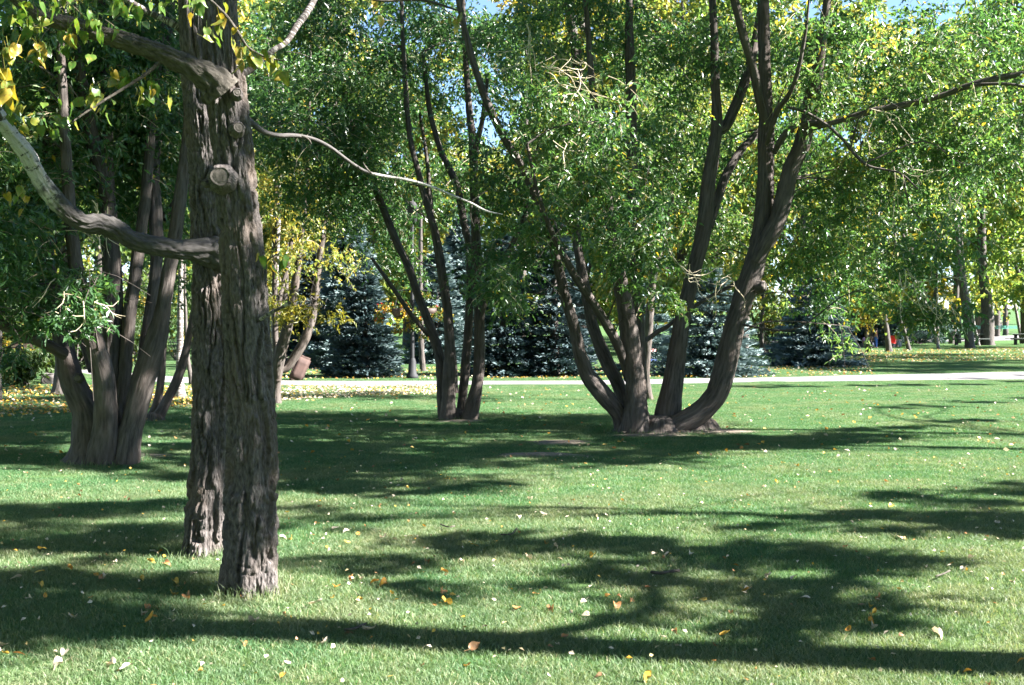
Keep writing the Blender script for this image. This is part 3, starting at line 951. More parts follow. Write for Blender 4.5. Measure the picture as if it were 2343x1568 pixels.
# ------------------------------------------------------------------ many-stemmed willows
rng = np.random.default_rng(21)
def base_mass(parent, blobs, name='root_base', seed=0, mat='willow_bark', n=64):
    """swollen foot of a tree: (u, v, Y, rx px, height px)"""
    a = Acc()
    for q, (u, v, Y, ru, hv) in enumerate(blobs):
        c = gnd(u, v)
        r, h = ru * Y / F, hv * Y / F
        th = np.linspace(0, 2 * math.pi, n, endpoint=False)
        rows = []
        hs = np.linspace(-0.05, 1, 16)
        for t in hs:
            tt = max(t, 0)
            k = r * (1.0 + 0.35 * math.exp(-tt / 0.12) - 0.25 * tt) * math.sqrt(max(0.0, 1 - tt ** 5))
            w_ = 1 + 0.10 * np.sin(5 * th + seed + q) * math.exp(-tt * 2) + 0.05 * np.sin(9 * th + 2 * q)
            rows.append(np.stack([c[0] + k * w_ * np.cos(th), c[1] + k * w_ * np.sin(th) * 0.85, np.full(n, h * t)], 1))
        V = np.concatenate(rows)
        bk = np.stack([np.tile(np.cos(th) * r, 16), np.tile(np.sin(th) * r, 16), np.repeat(hs * h, n)], 1)
        d = np.abs(2 * vn(bk * [30, 30, 5] + 2 * fbm(bk * 7, 2, seed)[:, None], seed + 3) - 1)
        ctr = np.array([c[0], c[1], 0])
        o = (V - ctr) * [1, 1, 0]
        o /= np.linalg.norm(o, axis=1)[:, None] + 1e-9
        V = V + o * ((np.clip(d * 2.4, 0, 1) - 0.6) * 0.02)[:, None]
        i = np.arange(15)[:, None] * n
        j = np.arange(n)[None, :]
        Fq = np.stack([i + j, i + (j + 1) % n, i + n + (j + 1) % n, i + n + j], 2).reshape(-1, 4)
        a.add(V, Fq, bk)
    link(name, a.mesh(name, M[mat], smooth=True), parent)

# --- right willow (seven stems from one spreading foot)
RW = thing('willow_tree', 'large willow with seven dark stems spreading from one foot, right of the picture centre', 'tree')
Y = 16.9
S = []
S.append(stem(RW, 'stem', [(1428, 992, 38), (1415, 948, 36), (1378, 902, 42), (1343, 857, 36), (1325, 806, 31), (1311, 741, 28), (1294, 685, 26), (1280, 626, 24), (1264, 560, 20), (1240, 490, 18), (1212, 420, 17), (1186, 368, 16), (1151, 312, 17), (1117, 243, 18), (1092, 174, 17), (1068, 90, 15), (1045, -20, 13), (1020, -200, 8)], Y, Y - 1.2, seed=1, ground=True))
S.append(stem(RW, 'stem', [(1432, 960, 30), (1418, 890, 30), (1393, 839, 32), (1371, 790, 29), (1354, 741, 27), (1341, 675, 25), (1328, 610, 22), (1319, 540, 19), (1325, 440, 17), (1332, 300, 16), (1323, 170, 19), (1310, 80, 20), (1300, -10, 21), (1285, -250, 12)], Y + 0.25, Y + 1.6, seed=2))
S.append(stem(RW, 'stem', [(1436, 870, 16), (1423, 816, 20), (1405, 773, 22), (1380, 731, 22), (1351, 685, 20), (1318, 636, 18), (1290, 587, 15), (1262, 530, 12), (1230, 440, 9), (1205, 330, 6)], Y - 0.1, Y - 1.6, seed=3))
S.append(stem(RW, 'stem', [(1450, 992, 70), (1453, 950, 60), (1454, 872, 46), (1444, 806, 44), (1436, 741, 40), (1424, 675, 36), (1411, 610, 30), (1403, 560, 26), (1392, 480, 24), (1378, 380, 20), (1360, 250, 16), (1345, 80, 12), (1330, -150, 7)], Y - 0.15, Y - 0.3, seed=4, lobe=0.25, ground=True))
S.append(stem(RW, 'stem', [(1466, 900, 26), (1463, 774, 26), (1457, 675, 24), (1452, 593, 23), (1448, 500, 22), (1447, 400, 25), (1445, 300, 24), (1441, 150, 22), (1439, 60, 19), (1440, -10, 16), (1442, -250, 9)], Y + 0.1, Y + 0.6, seed=5))
S.append(stem(RW, 'stem', [(1525, 975, 70), (1530, 945, 60), (1539, 872, 45), (1548, 806, 40), (1558, 741, 37), (1574, 675, 34), (1589, 610, 33), (1602, 560, 34), (1611, 510, 34), (1621, 417, 33), (1634, 335, 30), (1640, 270, 25), (1636, 200, 20), (1634, 100, 18), (1629, -10, 16), (1620, -250, 9)], Y + 0.1, Y + 0.4, seed=6, ground=True))
S.append(stem(RW, 'stem', [(1642, 300, 20), (1662, 287, 23), (1696, 208, 22), (1722, 121, 21), (1738, 40, 19), (1752, -60, 15), (1775, -250, 9)], Y + 0.35, Y + 0.9, seed=7))
S.append(stem(RW, 'stem', [(1624, 520, 16), (1637, 470, 21), (1661, 400, 21), (1696, 342, 18), (1728, 310, 16), (1765, 270, 12)], Y + 0.3, Y + 1.1, seed=8))
S.append(stem(RW, 'stem', [(1520, 985, 44), (1552, 972, 48), (1594, 948, 50), (1634, 908, 50), (1654, 855, 50), (1670, 790, 48), (1686, 724, 47), (1709, 659, 47), (1730, 593, 46), (1742, 530, 42), (1750, 450, 38), (1751, 380, 36), (1752, 300, 34), (1752, 243, 30), (1748, 139, 28), (1745, -10, 26), (1740, -300, 15)], Y - 0.1, Y + 0.1, seed=9, lobe=0.1, ground=True, n=28))
S.append(stem(RW, 'stem', [(1728, 600, 30), (1758, 545, 40), (1780, 500, 40), (1806, 400, 40), (1834, 330, 38), (1852, 243, 34), (1866, 180, 29), (1880, 90, 22), (1893, -20, 17), (1915, -250, 9)], Y - 0.1, Y - 0.5, seed=10))
S.append(stem(RW, 'stem', [(1752, 290, 18), (1736, 226, 20), (1722, 156, 20), (1702, 87, 19), (1680, 0, 19), (1655, -120, 14), (1640, -280, 8)], Y - 0.15, Y - 0.8, seed=11))
S.append(stem(RW, 'stem', [(1752, 330, 12), (1764, 293, 14), (1780, 250, 14), (1800, 224, 12), (1820, 180, 10), (1840, 90, 8), (1850, 0, 5)], Y - 0.3, Y - 1.4, seed=12, n=12))
S.append(stem(RW, 'branch', [(1770, 350, 12), (1782, 328, 15), (1802, 302, 16), (1838, 285, 15), (1872, 281, 14), (1878, 282, 12)], Y - 0.3, Y - 1.0, seed=13, n=14, amp=0.006, cap=True))
S.append(stem(RW, 'branch', [(1800, 246, 6), (1830, 252, 7), (1862, 268, 7), (1893, 288, 7), (1927, 319, 7), (1962, 361, 7), (1990, 382, 6), (2031, 390, 5), (2063, 399, 5), (2100, 434, 4)], Y - 0.8, Y - 1.6, seed=14, n=10, amp=0.004))
S.append(stem(RW, 'branch', [(1825, 300, 14), (1880, 288, 12), (1928, 274, 12), (1970, 262, 14), (2014, 250, 14), (2094, 235, 14), (2164, 216, 13), (2205, 200, 14), (2268, 182, 15), (2342, 170, 13), (2440, 160, 9), (2560, 120, 4)], Y - 0.6, Y - 1.7, seed=15, n=14, amp=0.006))
S.append(stem(RW, 'branch', [(2205, 200, 9), (2260, 193, 8), (2330, 196, 7), (2420, 220, 4)], Y - 1.45, Y - 2.0, seed=16, n=10, amp=0.004))
S.append(stem(RW, 'branch', [(1560, 712, 9), (1590, 700, 9), (1630, 676, 9), (1695, 641, 10), (1740, 600, 8)], Y + 0.3, Y + 0.6, seed=17, n=10, amp=0.004))
S.append(stem(RW, 'branch', [(1464, 785, 10), (1482, 776, 11), (1505, 758, 11), (1535, 741, 9), (1570, 700, 6)], Y + 0.2, Y + 0.5, seed=18, n=10, amp=0.004))
base_mass(RW, [(1450, 987, Y, 42, 66), (1515, 990, Y, 64, 42), (1584, 987, Y, 62, 40)], seed=2)
stub(RW, 1750, 655, Y - 0.16, 0.06, 0.12, (0.9, -0.7, 0.1), matb='willow_bark')
CL = clus([
 (1310, 430, 15.8, 130, 150, 1.0, 6200), (1420, 300, 15.9, 120, 140, 1.0, 4600), (1490, 520, 15.7, 65, 110, 0.7, 2400), (1250, 250, 16.2, 120, 150, 1.1, 5600),
 (1390, 575, 15.5, 110, 50, 0.7, 2100), (1480, 630, 15.4, 55, 42, 0.5, 1300), (1230, 550, 16.0, 90, 75, 0.9, 2500), (1175, 640, 16.0, 65, 50, 0.7, 1200), (1550, 690, 15.6, 34, 24, 0.35, 500),
 (1400, 120, 18.2, 230, 150, 1.5, 9000), (1560, 250, 18.6, 170, 180, 1.5, 8000), (1560, 60, 17.6, 150, 80, 1.2, 4500), (1760, 320, 19.0, 170, 260, 1.4, 9000), (1480, 420, 18.6, 150, 150, 1.3, 5600), (1640, 560, 18.8, 100, 100, 1.0, 3200),
 (1990, 110, 16.2, 190, 140, 1.5, 9500), (2220, 220, 16.6, 170, 170, 1.4, 9500), (2060, 390, 17.6, 190, 130, 1.4, 9500), (2240, 370, 16.9, 140, 115, 1.2, 6200), (1930, 560, 18.6, 120, 110, 1.1, 6000),
 (2100, 600, 15.6, 110, 90, 0.8, 4400), (2100, 712, 15.3, 85, 36, 0.4, 1500), (1850, 610, 18.6, 90, 70, 0.9, 2600), (2330, 60, 17.5, 150, 130, 1.4, 5600), (1880, 440, 17.8, 110, 120, 1.1, 4200),
 (1830, 140, 18.2, 120, 120, 0.9, 3000), (1250, 40, 17.2, 150, 110, 1.3, 5000), (1480, -160, 17.0, 330, 150, 2.2, 9000), (1900, -180, 16.8, 330, 150, 2.2, 9000), (2250, -150, 17.0, 200, 140, 1.8, 5000), (1480, -470, 17.4, 320, 130, 2.2, 9000), (1850, -490, 17.6, 320, 140, 2.2, 9000), (1680, -700, 17.4, 300, 120, 2.0, 6000),
 (1890, 715, 18.8, 45, 40, 0.5, 600), (1920, 775, 18.0, 26, 22, 0.3, 260),
])
CL = [(*c[:6], int(c[6] * (0.5 if c[1] < 16.3 and c[0] < 3 else 0.6))) for c in CL]
crown(RW, rng, CL, M['willow_leaf'], tint0=0.25, tint1=0.68)
limb_net(RW, rng, S, CL, M['willow_bark'], 0.018, 1)
# pale bare crooked twigs hanging in front of the leaves
def crooked(parent, rg, spots, mat):
    a = Acc()
    for (u, v, Y, ln, n, dirx, dirz) in spots:
        for q in range(n):
            p = at(u + rg.normal() * 12, v + rg.normal() * 12, Y + rg.normal() * 0.15)
            P = [[*p, 0.0065]]
            d = np.array([dirx + rg.normal() * 0.5, rg.normal() * 0.3, dirz + rg.normal() * 0.4])
            for s in range(6):
                d = d + rg.normal(size=3) * 0.38
                d /= np.linalg.norm(d)
                p = p + d * ln / 6 * (0.7 + 0.6 * rg.random())
                P.append([*p, 0.0065 - 0.0008 * s])
            a.add(*tube(P, 5, 0.06))
            for s in (2, 4):
                b = np.array(P[s][:3])
                e = b + (d + rg.normal(size=3) * 0.9) * ln * 0.22
                a.add(*tube([[*b, 0.0045], [*((b + e) / 2 + rg.normal(size=3) * 0.03), 0.0035], [*e, 0.002]], 4, 0.06))
    link('bare_twigs', a.mesh('bare_twigs', mat, smooth=True), parent, kind='stuff')
M['pale_twig'] = flat_mat('pale_twig_bark', (0.47, 0.40, 0.27), 0.7, 0.2, 20)
crooked(RW, rng, [(1210, 60, 15.4, 0.8, 3, 0.2, -1), (1240, 150, 15.3, 0.8, 4, 0.8, -0.3), (1300, 160, 15.3, 0.7, 4, 0.6, -0.6), (1280, 320, 15.3, 0.5, 3, 1, 0), (1330, 260, 15.4, 0.7, 3, 0.2, -1),
                  (1460, 540, 15.2, 0.7, 3, -0.3, -1), (1510, 560, 15.2, 0.6, 3, 0, -1), (2050, 380, 15.6, 0.9, 4, 0.4, -1), (2180, 440, 15.6, 0.8, 4, 0.2, -1), (2000, 240, 15.5, 0.8, 4, 0.2, -1), (2070, 620, 15.1, 0.7, 5, 0.1, -1), (2130, 650, 15.1, 0.6, 4, 0, -1), (1660, 640, 16.2, 0.6, 4, 0.1, -1), (1560, 620, 15.4, 0.6, 3, 0.1, -1)], M['pale_twig'])

# --- slender stem behind it
SL = thing('slender_tree', 'slender pale-sided tree just behind the large spreading willow', 'tree')
Y = 23.7
s1 = stem(SL, 'trunk', [(1487, 918, 20), (1481, 880, 15), (1479, 839, 15), (1482, 774, 19), (1489, 675, 17), (1499, 610, 16), (1514, 555, 13), (1530, 490, 11), (1545, 400, 9), (1560, 250, 7), (1570, 50, 5)], Y, Y, seed=31, ground=True, lobe=0.3)
cl = clus([(1560, 330, Y, 120, 150, 1.3, 4200), (1500, 180, Y, 130, 130, 1.4, 3600), (1620, 480, Y, 90, 90, 1.1, 2200), (1700, 200, Y, 120, 150, 1.3, 3600)])
crown(SL, rng, cl, M['wood_leaf'], tint0=0.3, tint1=0.65)
limb_net(SL, rng, [s1], cl, M['willow_bark'], 0.02, 2)

# --- left willow
LW = thing('willow_tree', 'left-hand willow with a stout foot and a fan of seven dark stems', 'tree')
Y = 13.2
S = []
S.append(stem(LW, 'stem', [(208, 1058, 84), (205, 1000, 78), (197, 947, 60), (180, 905, 56), (165, 870, 56), (150, 810, 48), (140, 760, 42), (125, 690, 38), (108, 600, 34), (104, 480, 32), (112, 380, 38), (118, 260, 42), (112, 170, 42), (100, 80, 38), (85, -60, 30), (70, -300, 16)], Y, Y + 0.8, seed=41, ground=True, lobe=0.15, n=30))
S.append(stem(LW, 'stem', [(232, 1055, 80), (240, 1000, 62), (242, 947, 52), (238, 870, 51), (222, 805, 46), (205, 745, 42), (190, 690, 38), (172, 600, 33), (160, 480, 28), (150, 330, 24), (140, 150, 19), (130, -80, 12)], Y - 0.1, Y - 0.5, seed=42, ground=True, n=28))
S.append(stem(LW, 'stem', [(262, 1040, 50), (262, 960, 46), (259, 870, 46), (258, 780, 46), (257, 690, 44), (255, 610, 42), (250, 520, 38), (246, 440, 34), (244, 330, 30), (240, 220, 27), (234, 80, 22), (228, -100, 15)], Y + 0.3, Y + 0.9, seed=43, n=26))
S.append(stem(LW, 'stem', [(246, 460, 30), (232, 400, 32), (215, 335, 33), (202, 270, 30), (192, 215, 26), (178, 120, 18), (165, -20, 10)], Y + 0.6, Y + 0.1, seed=44))
S.append(stem(LW, 'stem', [(272, 1020, 34), (276, 950, 32), (285, 870, 29), (297, 715, 30), (308, 640, 28), (318, 560, 26), (334, 440, 24), (345, 300, 22), (360, 150, 18), (380, -20, 14), (395, -200, 8)], Y + 0.1, Y + 1.2, seed=45))
S.append(stem(LW, 'stem', [(292, 1000, 30), (303, 940, 30), (322, 850, 29), (343, 715, 28), (358, 600, 27), (357, 500, 30), (352, 400, 27), (360, 290, 26), (371, 210, 22), (382, 110, 18), (398, -40, 13), (410, -220, 8)], Y + 0.2, Y + 1.8, seed=46))
S.append(stem(LW, 'stem', [(286, 1052, 66), (295, 1000, 58), (308, 947, 53), (329, 870, 54), (353, 792, 50), (371, 715, 36), (384, 638, 34), (398, 560, 30), (412, 450, 28), (428, 320, 24), (440, 160, 20), (455, -40, 14), (465, -220, 8)], Y - 0.1, Y + 0.3, seed=47, ground=True, n=28))
S.append(stem(LW, 'branch', [(208, 850, 14), (192, 790, 17), (178, 735, 18), (168, 690, 18), (150, 620, 14), (120, 540, 10)], Y + 0.5, Y + 1.3, seed=48, n=14, amp=0.008))
S.append(stem(LW, 'branch', [(150, 812, 26), (120, 796, 26), (92, 783, 24), (50, 764, 25), (0, 742, 25), (-60, 712, 20), (-160, 640, 10)], Y + 0.1, Y - 0.6, seed=49, n=16, amp=0.01))
S.append(stem(LW, 'branch', [(372, 500, 18), (398, 470, 17), (420, 430, 15), (436, 395, 12), (460, 330, 8)], Y + 1.4, Y + 1.9, seed=50, n=12, amp=0.008))
base_mass(LW, [(222, 1060, Y, 64, 95), (272, 1055, Y, 42, 45)], seed=5)
stub(LW, 177, 866, Y - 0.17, 0.034, 0.06, (0.1, -1, 0), name='knot', matb='willow_bark')
CL = clus([
 (60, 540, 12.6, 95, 110, 0.9, 3600), (150, 350, 13.4, 150, 110, 1.0, 4200), (90, 230, 13.8, 120, 130, 1.1, 4600), (310, 250, 14.2, 110, 170, 1.1, 5600), (120, 80, 13.4, 140, 100, 1.1, 4200),
 (195, 640, 12.2, 36, 55, 0.35, 480), (205, 725, 12.2, 20, 40, 0.22, 260), (50, 680, 12.4, 60, 45, 0.5, 1000), (148, 690, 12.2, 26, 40, 0.25, 200), (400, 280, 15.0, 70, 240, 1.2, 5200), (310, 480, 14.6, 60, 60, 0.7, 1200),
 (30, 420, 13.0, 80, 100, 0.8, 2600), (330, 60, 14.5, 130, 100, 1.2, 4200), (10, 640, 13.4, 70, 80, 0.7, 1800), (200, 250, 14.6, 120, 150, 1.0, 4200),
 (200, -180, 13.6, 260, 150, 1.8, 6500), (-120, 200, 13.4, 120, 260, 1.4, 4200), (20, 820, 16.0, 70, 24, 0.6, 500), (340, 420, 15.2, 70, 110, 0.9, 2200)])
crown(LW, rng, CL, M['willow_leaf'], tint0=0.15, tint1=0.5)
limb_net(LW, rng, S, CL, M['willow_bark'], 0.024, 2)
crooked(LW, rng, [(235, 470, 12.3, 0.5, 4, 0.2, -0.6), (130, 650, 12.1, 0.4, 2, 0.1, -1), (205, 700, 12.0, 0.4, 2, 0.1, -1)], M['pale_twig'])

# --- smaller leaning clump behind the left willow
L2 = thing('willow_tree', 'small clump of leaning stems with a sunlit stump foot, behind the left-hand willow', 'tree')
Y = 18.8
S = [stem(L2, 'stem', [(352, 962, 36), (366, 946, 26), (382, 915, 21), (396, 888, 21), (412, 850, 22), (426, 800, 18), (438, 740, 15), (452, 660, 12), (470, 540, 9), (480, 400, 6)], Y, Y, seed=61, ground=True),
     stem(L2, 'stem', [(345, 962, 34), (358, 930, 20), (367, 880, 18), (373, 800, 16), (380, 700, 13), (392, 560, 10), (400, 400, 7)], Y + 0.2, Y + 0.5, seed=62, ground=True)]
base_mass(L2, [(352, 965, Y, 24, 22)], seed=8)
cl = clus([(430, 560, Y, 70, 90, 1.0, 2200), (410, 420, Y, 90, 110, 1.1, 2600), (470, 250, Y, 90, 160, 1.2, 3600)])
crown(L2, rng, cl, M['willow_leaf'], tint0=0.2, tint1=0.6)
limb_net(L2, rng, S, cl, M['willow_bark'], 0.02, 2)

# --- tree behind the nearest trunk, right of it
TB = thing('willow_tree', 'tree with forked dark stems and yellowing leaves showing just right of the nearest trunk', 'tree')
Y = 22.7
S = [stem(TB, 'stem', [(634, 926, 22), (634, 890, 17), (638, 850, 20), (657, 840, 20), (690, 790, 22), (711, 738, 20), (721, 683, 17), (728, 613, 15), (738, 544, 13), (750, 440, 11), (765, 300, 8), (775, 120, 5)], Y, Y + 0.5, seed=71, ground=True, lobe=0.3),
     stem(TB, 'stem', [(632, 870, 20), (638, 822, 26), (656, 752, 22), (670, 683, 19), (680, 613, 16), (689, 544, 14), (700, 440, 12), (706, 300, 9), (710, 100, 5)], Y, Y - 0.4, seed=72),
     stem(TB, 'stem', [(634, 830, 16), (630, 760, 15), (629, 690, 14), (628, 544, 12), (632, 430, 10), (636, 250, 6)], Y + 0.2, Y + 0.7, seed=73),
     stem(TB, 'stem', [(636, 720, 9), (645, 660, 11), (657, 613, 10), (667, 544, 9), (672, 430, 7)], Y + 0.1, Y + 0.4, seed=74, n=14)]
cl = clus([(690, 500, Y, 90, 70, 1.0, 2000), (660, 410, Y, 110, 80, 1.2, 2400), (720, 590, Y, 60, 40, 0.7, 700)])
crown(TB, rng, cl, M['wood_leaf'], tint0=0.5, tint1=0.85, subr=0.4)
cl2 = clus([(700, 700, Y - 0.6, 55, 36, 0.6, 520), (640, 690, Y - 0.6, 30, 50, 0.4, 260), (745, 706, Y - 0.6, 26, 24, 0.4, 200)])
V_, F_, T_, tw_ = crown_data(rng, cl2)
link('crown', mesh('crown', V_, F_, M['gold_leaf'], {'tint': T_}), TB, kind='stuff')
cl3 = clus([(700, 230, Y, 130, 130, 1.4, 4200), (790, 380, Y, 90, 110, 1.2, 2600), (640, 120, Y, 120, 130, 1.3, 3000)])
V_, F_, T_, tw_ = crown_data(rng, cl3, tint0=0.15, tint1=0.45)
link('crown', mesh('crown', V_, F_, M['willow_leaf'], {'tint': T_}), TB, kind='stuff')
limb_net(TB, rng, S, cl + cl2 + cl3, M['dark_bark'], 0.02, 2)

# --- centre clump
CT = thing('willow_tree', 'clump of five upright stems in the middle of the lawn, left of the spreading willow', 'tree')
Y = 19.0
S = []
S.append(stem(CT, 'stem', [(1016, 950, 24), (1010, 900, 20), (1009, 856, 21), (1006, 822, 21), (988, 759, 19), (973, 718, 18), (952, 665, 17), (935, 613, 16), (910, 561, 16), (889, 510, 15), (868, 455, 14), (845, 400, 13), (824, 352, 12), (806, 300, 10), (780, 190, 7)], Y + 0.1, Y + 0.6, wk=1.15, seed=81, ground=True))
S.append(stem(CT, 'stem', [(1026, 962, 34), (1026, 930, 27), (1027, 890, 25), (1028, 856, 24), (1028, 787, 21), (1024, 718, 18), (1016, 648, 16), (1008, 596, 15), (998, 544, 15), (986, 500, 14), (973, 455, 13), (955, 389, 12), (937, 312, 11), (928, 208, 10), (920, 60, 8), (912, -150, 5)], Y - 0.1, Y - 0.1, wk=1.15, seed=82, ground=True, lobe=0.25))
S.append(stem(CT, 'stem', [(1050, 950, 20), (1058, 905, 18), (1066, 822, 18), (1073, 718, 16), (1075, 620, 14), (1072, 560, 14), (1063, 520, 14), (1046, 430, 14), (1022, 375, 13), (1008, 345, 12), (994, 300, 11), (981, 243, 10), (968, 120, 7)], Y + 0.2, Y + 0.3, wk=1.15, seed=83, ground=True))
S.append(stem(CT, 'stem', [(1070, 960, 34), (1078, 940, 29), (1090, 890, 24), (1096, 840, 22), (1096, 718, 21), (1093, 620, 20), (1088, 530, 18), (1085, 440, 17), (1081, 330, 16), (1074, 260, 14), (1068, 180, 12), (1062, 80, 11), (1055, -80, 8)], Y - 0.1, Y + 0.2, wk=1.15, seed=84, ground=True, lobe=0.2))
S.append(stem(CT, 'stem', [(1100, 730, 12), (1107, 697, 14), (1127, 648, 14), (1146, 610, 13), (1172, 560, 11), (1205, 470, 8), (1230, 330, 5)], Y - 0.1, Y - 0.5, wk=1.15, seed=85, n=14))
S.append(stem(CT, 'branch', [(978, 766, 9), (972, 758, 9), (938, 717, 10), (910, 676, 9), (883, 638, 8), (850, 590, 6)], Y, Y - 0.5, wk=1.15, seed=86, n=12, amp=0.005))
S.append(stem(CT, 'branch', [(1087, 380, 9), (1092, 325, 11), (1104, 270, 10), (1115, 180, 7)], Y, Y - 0.3, wk=1.15, seed=87, n=12, amp=0.005))
S.append(stem(CT, 'stem', [(1042, 900, 12), (1035, 800, 12), (1010, 650, 11), (985, 480, 10), (978, 380, 8), (960, 260, 6)], Y + 0.5, Y + 0.9, wk=1.15, seed=88, n=14))
base_mass(CT, [(1035, 962, Y, 26, 30), (1072, 958, Y, 22, 24)], seed=12)
CL = clus([(740, 250, 19.2, 140, 140, 1.3, 6200), (930, 160, 20.0, 170, 150, 1.4, 7000), (1000, 430, 21.0, 120, 80, 1.1, 2600), (720, 440, 20.0, 100, 90, 1.1, 3200), (860, 480, 20.8, 90, 80, 1.0, 2600), (1150, 420, 18.2, 80, 110, 0.9, 3000),
           (1115, 590, 18.2, 60, 50, 0.6, 1100), (850, 340, 19.6, 120, 90, 1.1, 3600), (640, 330, 18.8, 90, 120, 1.0, 3000), (1130, 180, 19.6, 110, 140, 1.2, 3400), (780, 80, 19.0, 160, 100, 1.4, 5000), (960, -150, 19.5, 300, 140, 2.0, 6500), (930, 15, 20.5, 130, 70, 1.0, 2600), (1080, 60, 20.5, 70, 80, 0.8, 1200), (920, 600, 20.4, 60, 40, 0.7, 900), (1160, 700, 19.4, 50, 50, 0.6, 900)])
crown(CT, rng, CL, M['willow_leaf'], tint0=0.12, tint1=0.5)
limb_net(CT, rng, S, CL, M['willow_bark'], 0.022, 2)

# ------------------------------------------------------------------ trees standing right of the frame; their shade lies on the lawn
def shadow_pt(u, v, h):
    p = gnd(u, v)
    return p + SUN * (h / SUN[2])

def shade_tree(label, base, trunk, limbs, clusters, seed, n=650, r=0.42, group='trees just right of the view', ln=0.09, wd=0.055):
    rg = np.random.default_rng(seed)
    t = thing('poplar_tree', label, 'tree', group)
    St = []
    P = [[base[0], base[1], -0.05, trunk[0] * 1.3]] + [[base[0] + dx, base[1] + dy, z, rr] for (dx, dy, z, rr) in trunk[1]]
    V, Fs, B = tube(P, 24, 0.1, stem_disp(0.015, seed=seed, lobe=0.2), True, seed)
    a = Acc(); a.add(V, Fs, B)
    link('trunk', a.mesh('trunk', M['cotton_bark'], smooth=True), t)
    St.append(np.array(P))
    for L in limbs:
        V, Fs, B = tube(L, 14, 0.1, stem_disp(0.008, seed=seed + 1), True, seed)
        a = Acc(); a.add(V, Fs, B)
        link('limb', a.mesh('limb', M['limb_bark'], smooth=True), t)
        St.append(np.array(L))
    cl = []
    for c in clusters:
        (u, v, h, k) = c
        p = shadow_pt(u, v, h)
        cl.append((p[0], p[1], p[2], r * k, r * k * 0.9, r * k * 0.62, int(n * k * k)))
    crown(t, rg, cl, M['cotton_leaf'], twigs=True, ln=ln, wd=wd, per=10, tl=(0.15, 0.45), droop=0.5, sub=150, subr=0.26, tint0=0.05, tint1=0.5)
    limb_net(t, rg, St, cl, M['limb_bark'], 0.02, 1)
    return t

T1 = (6.2, 4.88)
jun = lambda u, v, h, r: [*shadow_pt(u, v, h), r]
shade_tree('tall poplar off to the right casting the long trunk shadow across the near lawn', T1,
           (0.22, [(0, 0, 0.5, 0.23), (-0.02, 0.02, 2.0, 0.215), (0.02, -0.02, 3.6, 0.20), (0.0, 0.03, 5.0, 0.19), (0.03, 0.0, 6.2, 0.17), (0.0, 0.05, 7.2, 0.13), (0.1, 0.1, 8.6, 0.06)]),
           [[[T1[0], T1[1], 3.5, 0.09], jun(1760, 1440, 3.9, 0.08), jun(1860, 1370, 4.2, 0.07), jun(1960, 1305, 4.5, 0.05), jun(2080, 1270, 5.0, 0.02)],
            [[T1[0], T1[1], 4.6, 0.07], jun(1500, 1380, 4.9, 0.05), jun(1300, 1270, 5.4, 0.03), jun(1100, 1250, 6.0, 0.015)]],
           [(930, 1272, 5.6, .8), (1020, 1250, 5.6, .9), (1120, 1240, 5.6, 1.0), (1230, 1242, 5.6, 1.1), (1340, 1258, 5.5, 1.1), (1450, 1275, 5.4, 1.05), (1560, 1285, 5.3, 1.0), (1680, 1275, 5.2, .7), (1780, 1278, 5.1, 1.0), (1880, 1290, 5.0, .9), (1980, 1296, 4.9, .8), (2080, 1298, 4.8, .65),
            (1760, 1340, 5.1, .9), (1660, 1350, 5.2, .6), (1520, 1345, 5.3, .8), (1380, 1330, 5.4, .75), (1850, 1380, 4.9, .9), (1600, 1385, 5.1, .7), (1460, 1395, 5.2, .6), (1900, 1420, 4.7, .7), (1800, 1440, 4.6, .8), (1700, 1462, 4.6, .6),
            (830, 1310, 5.8, .6), (900, 1340, 5.8, .6), (1000, 1365, 5.6, .55), (720, 1290, 6.0, .5), (1250, 1350, 5.6, .5),
            (40, 1330, 7.2, 1.0), (150, 1350, 7.2, 1.1), (60, 1400, 7.0, 1.1), (180, 1410, 7.0, 1.1), (260, 1430, 6.9, .9), (100, 1445, 6.9, 1.0), (300, 1345, 7.0, .7), (330, 1325, 6.8, .5), (20, 1440, 7.2, 1.0), (360, 1440, 6.7, .7), (-120, 1360, 7.4, 1.2), (-120, 1440, 7.3, 1.2), (240, 1290, 7.0, .5)], 101, n=620)
T2 = (9.6, 8.35)
shade_tree('leaning poplar out to the side whose crown shades the right edge of the lawn', T2,
           (0.15, [(0, 0, 0.5, 0.16), (-0.1, 0.05, 2.0, 0.14), (-0.1, 0.1, 4.0, 0.12), (-0.2, 0.2, 5.6, 0.07), (-0.2, 0.3, 6.6, 0.02)]),
           [],
           [(2330, 1120, 5.6, 1.0), (2240, 1128, 5.6, 1.0), (2150, 1138, 5.6, .9), (2060, 1146, 5.6, .8), (2330, 1165, 5.5, 1.1), (2230, 1175, 5.5, 1.1), (2120, 1185, 5.5, 1.0), (2010, 1180, 5.6, .9), (1910, 1188, 5.7, .8), (1820, 1195, 5.8, .7), (1740, 1206, 5.9, .5), (2300, 1215, 5.4, 1.0), (2180, 1222, 5.4, .9), (2060, 1215, 5.5, .7), (1920, 1215, 5.6, .6), (1660, 1208, 6.0, .4), (1700, 1250, 5.8, .6), (1800, 1250, 5.6, .6),
            (60, 1165, 8.0, 1.3), (170, 1175, 8.0, 1.2), (280, 1160, 8.0, 1.1), (380, 1150, 7.8, 1.0), (60, 1225, 7.9, 1.2), (170, 1235, 7.9, 1.2), (290, 1225, 7.8, 1.2), (390, 1215, 7.8, 1.0), (-100, 1190, 8.0, 1.4), (700, 1215, 7.4, .6), (780, 1185, 7.4, .6), (660, 1165, 7.6, .6), (-60, 1255, 7.8, 1.1), (120, 1258, 7.8, .8), (240, 1250, 7.6, .8)], 102)
rg = np.random.default_rng(77)
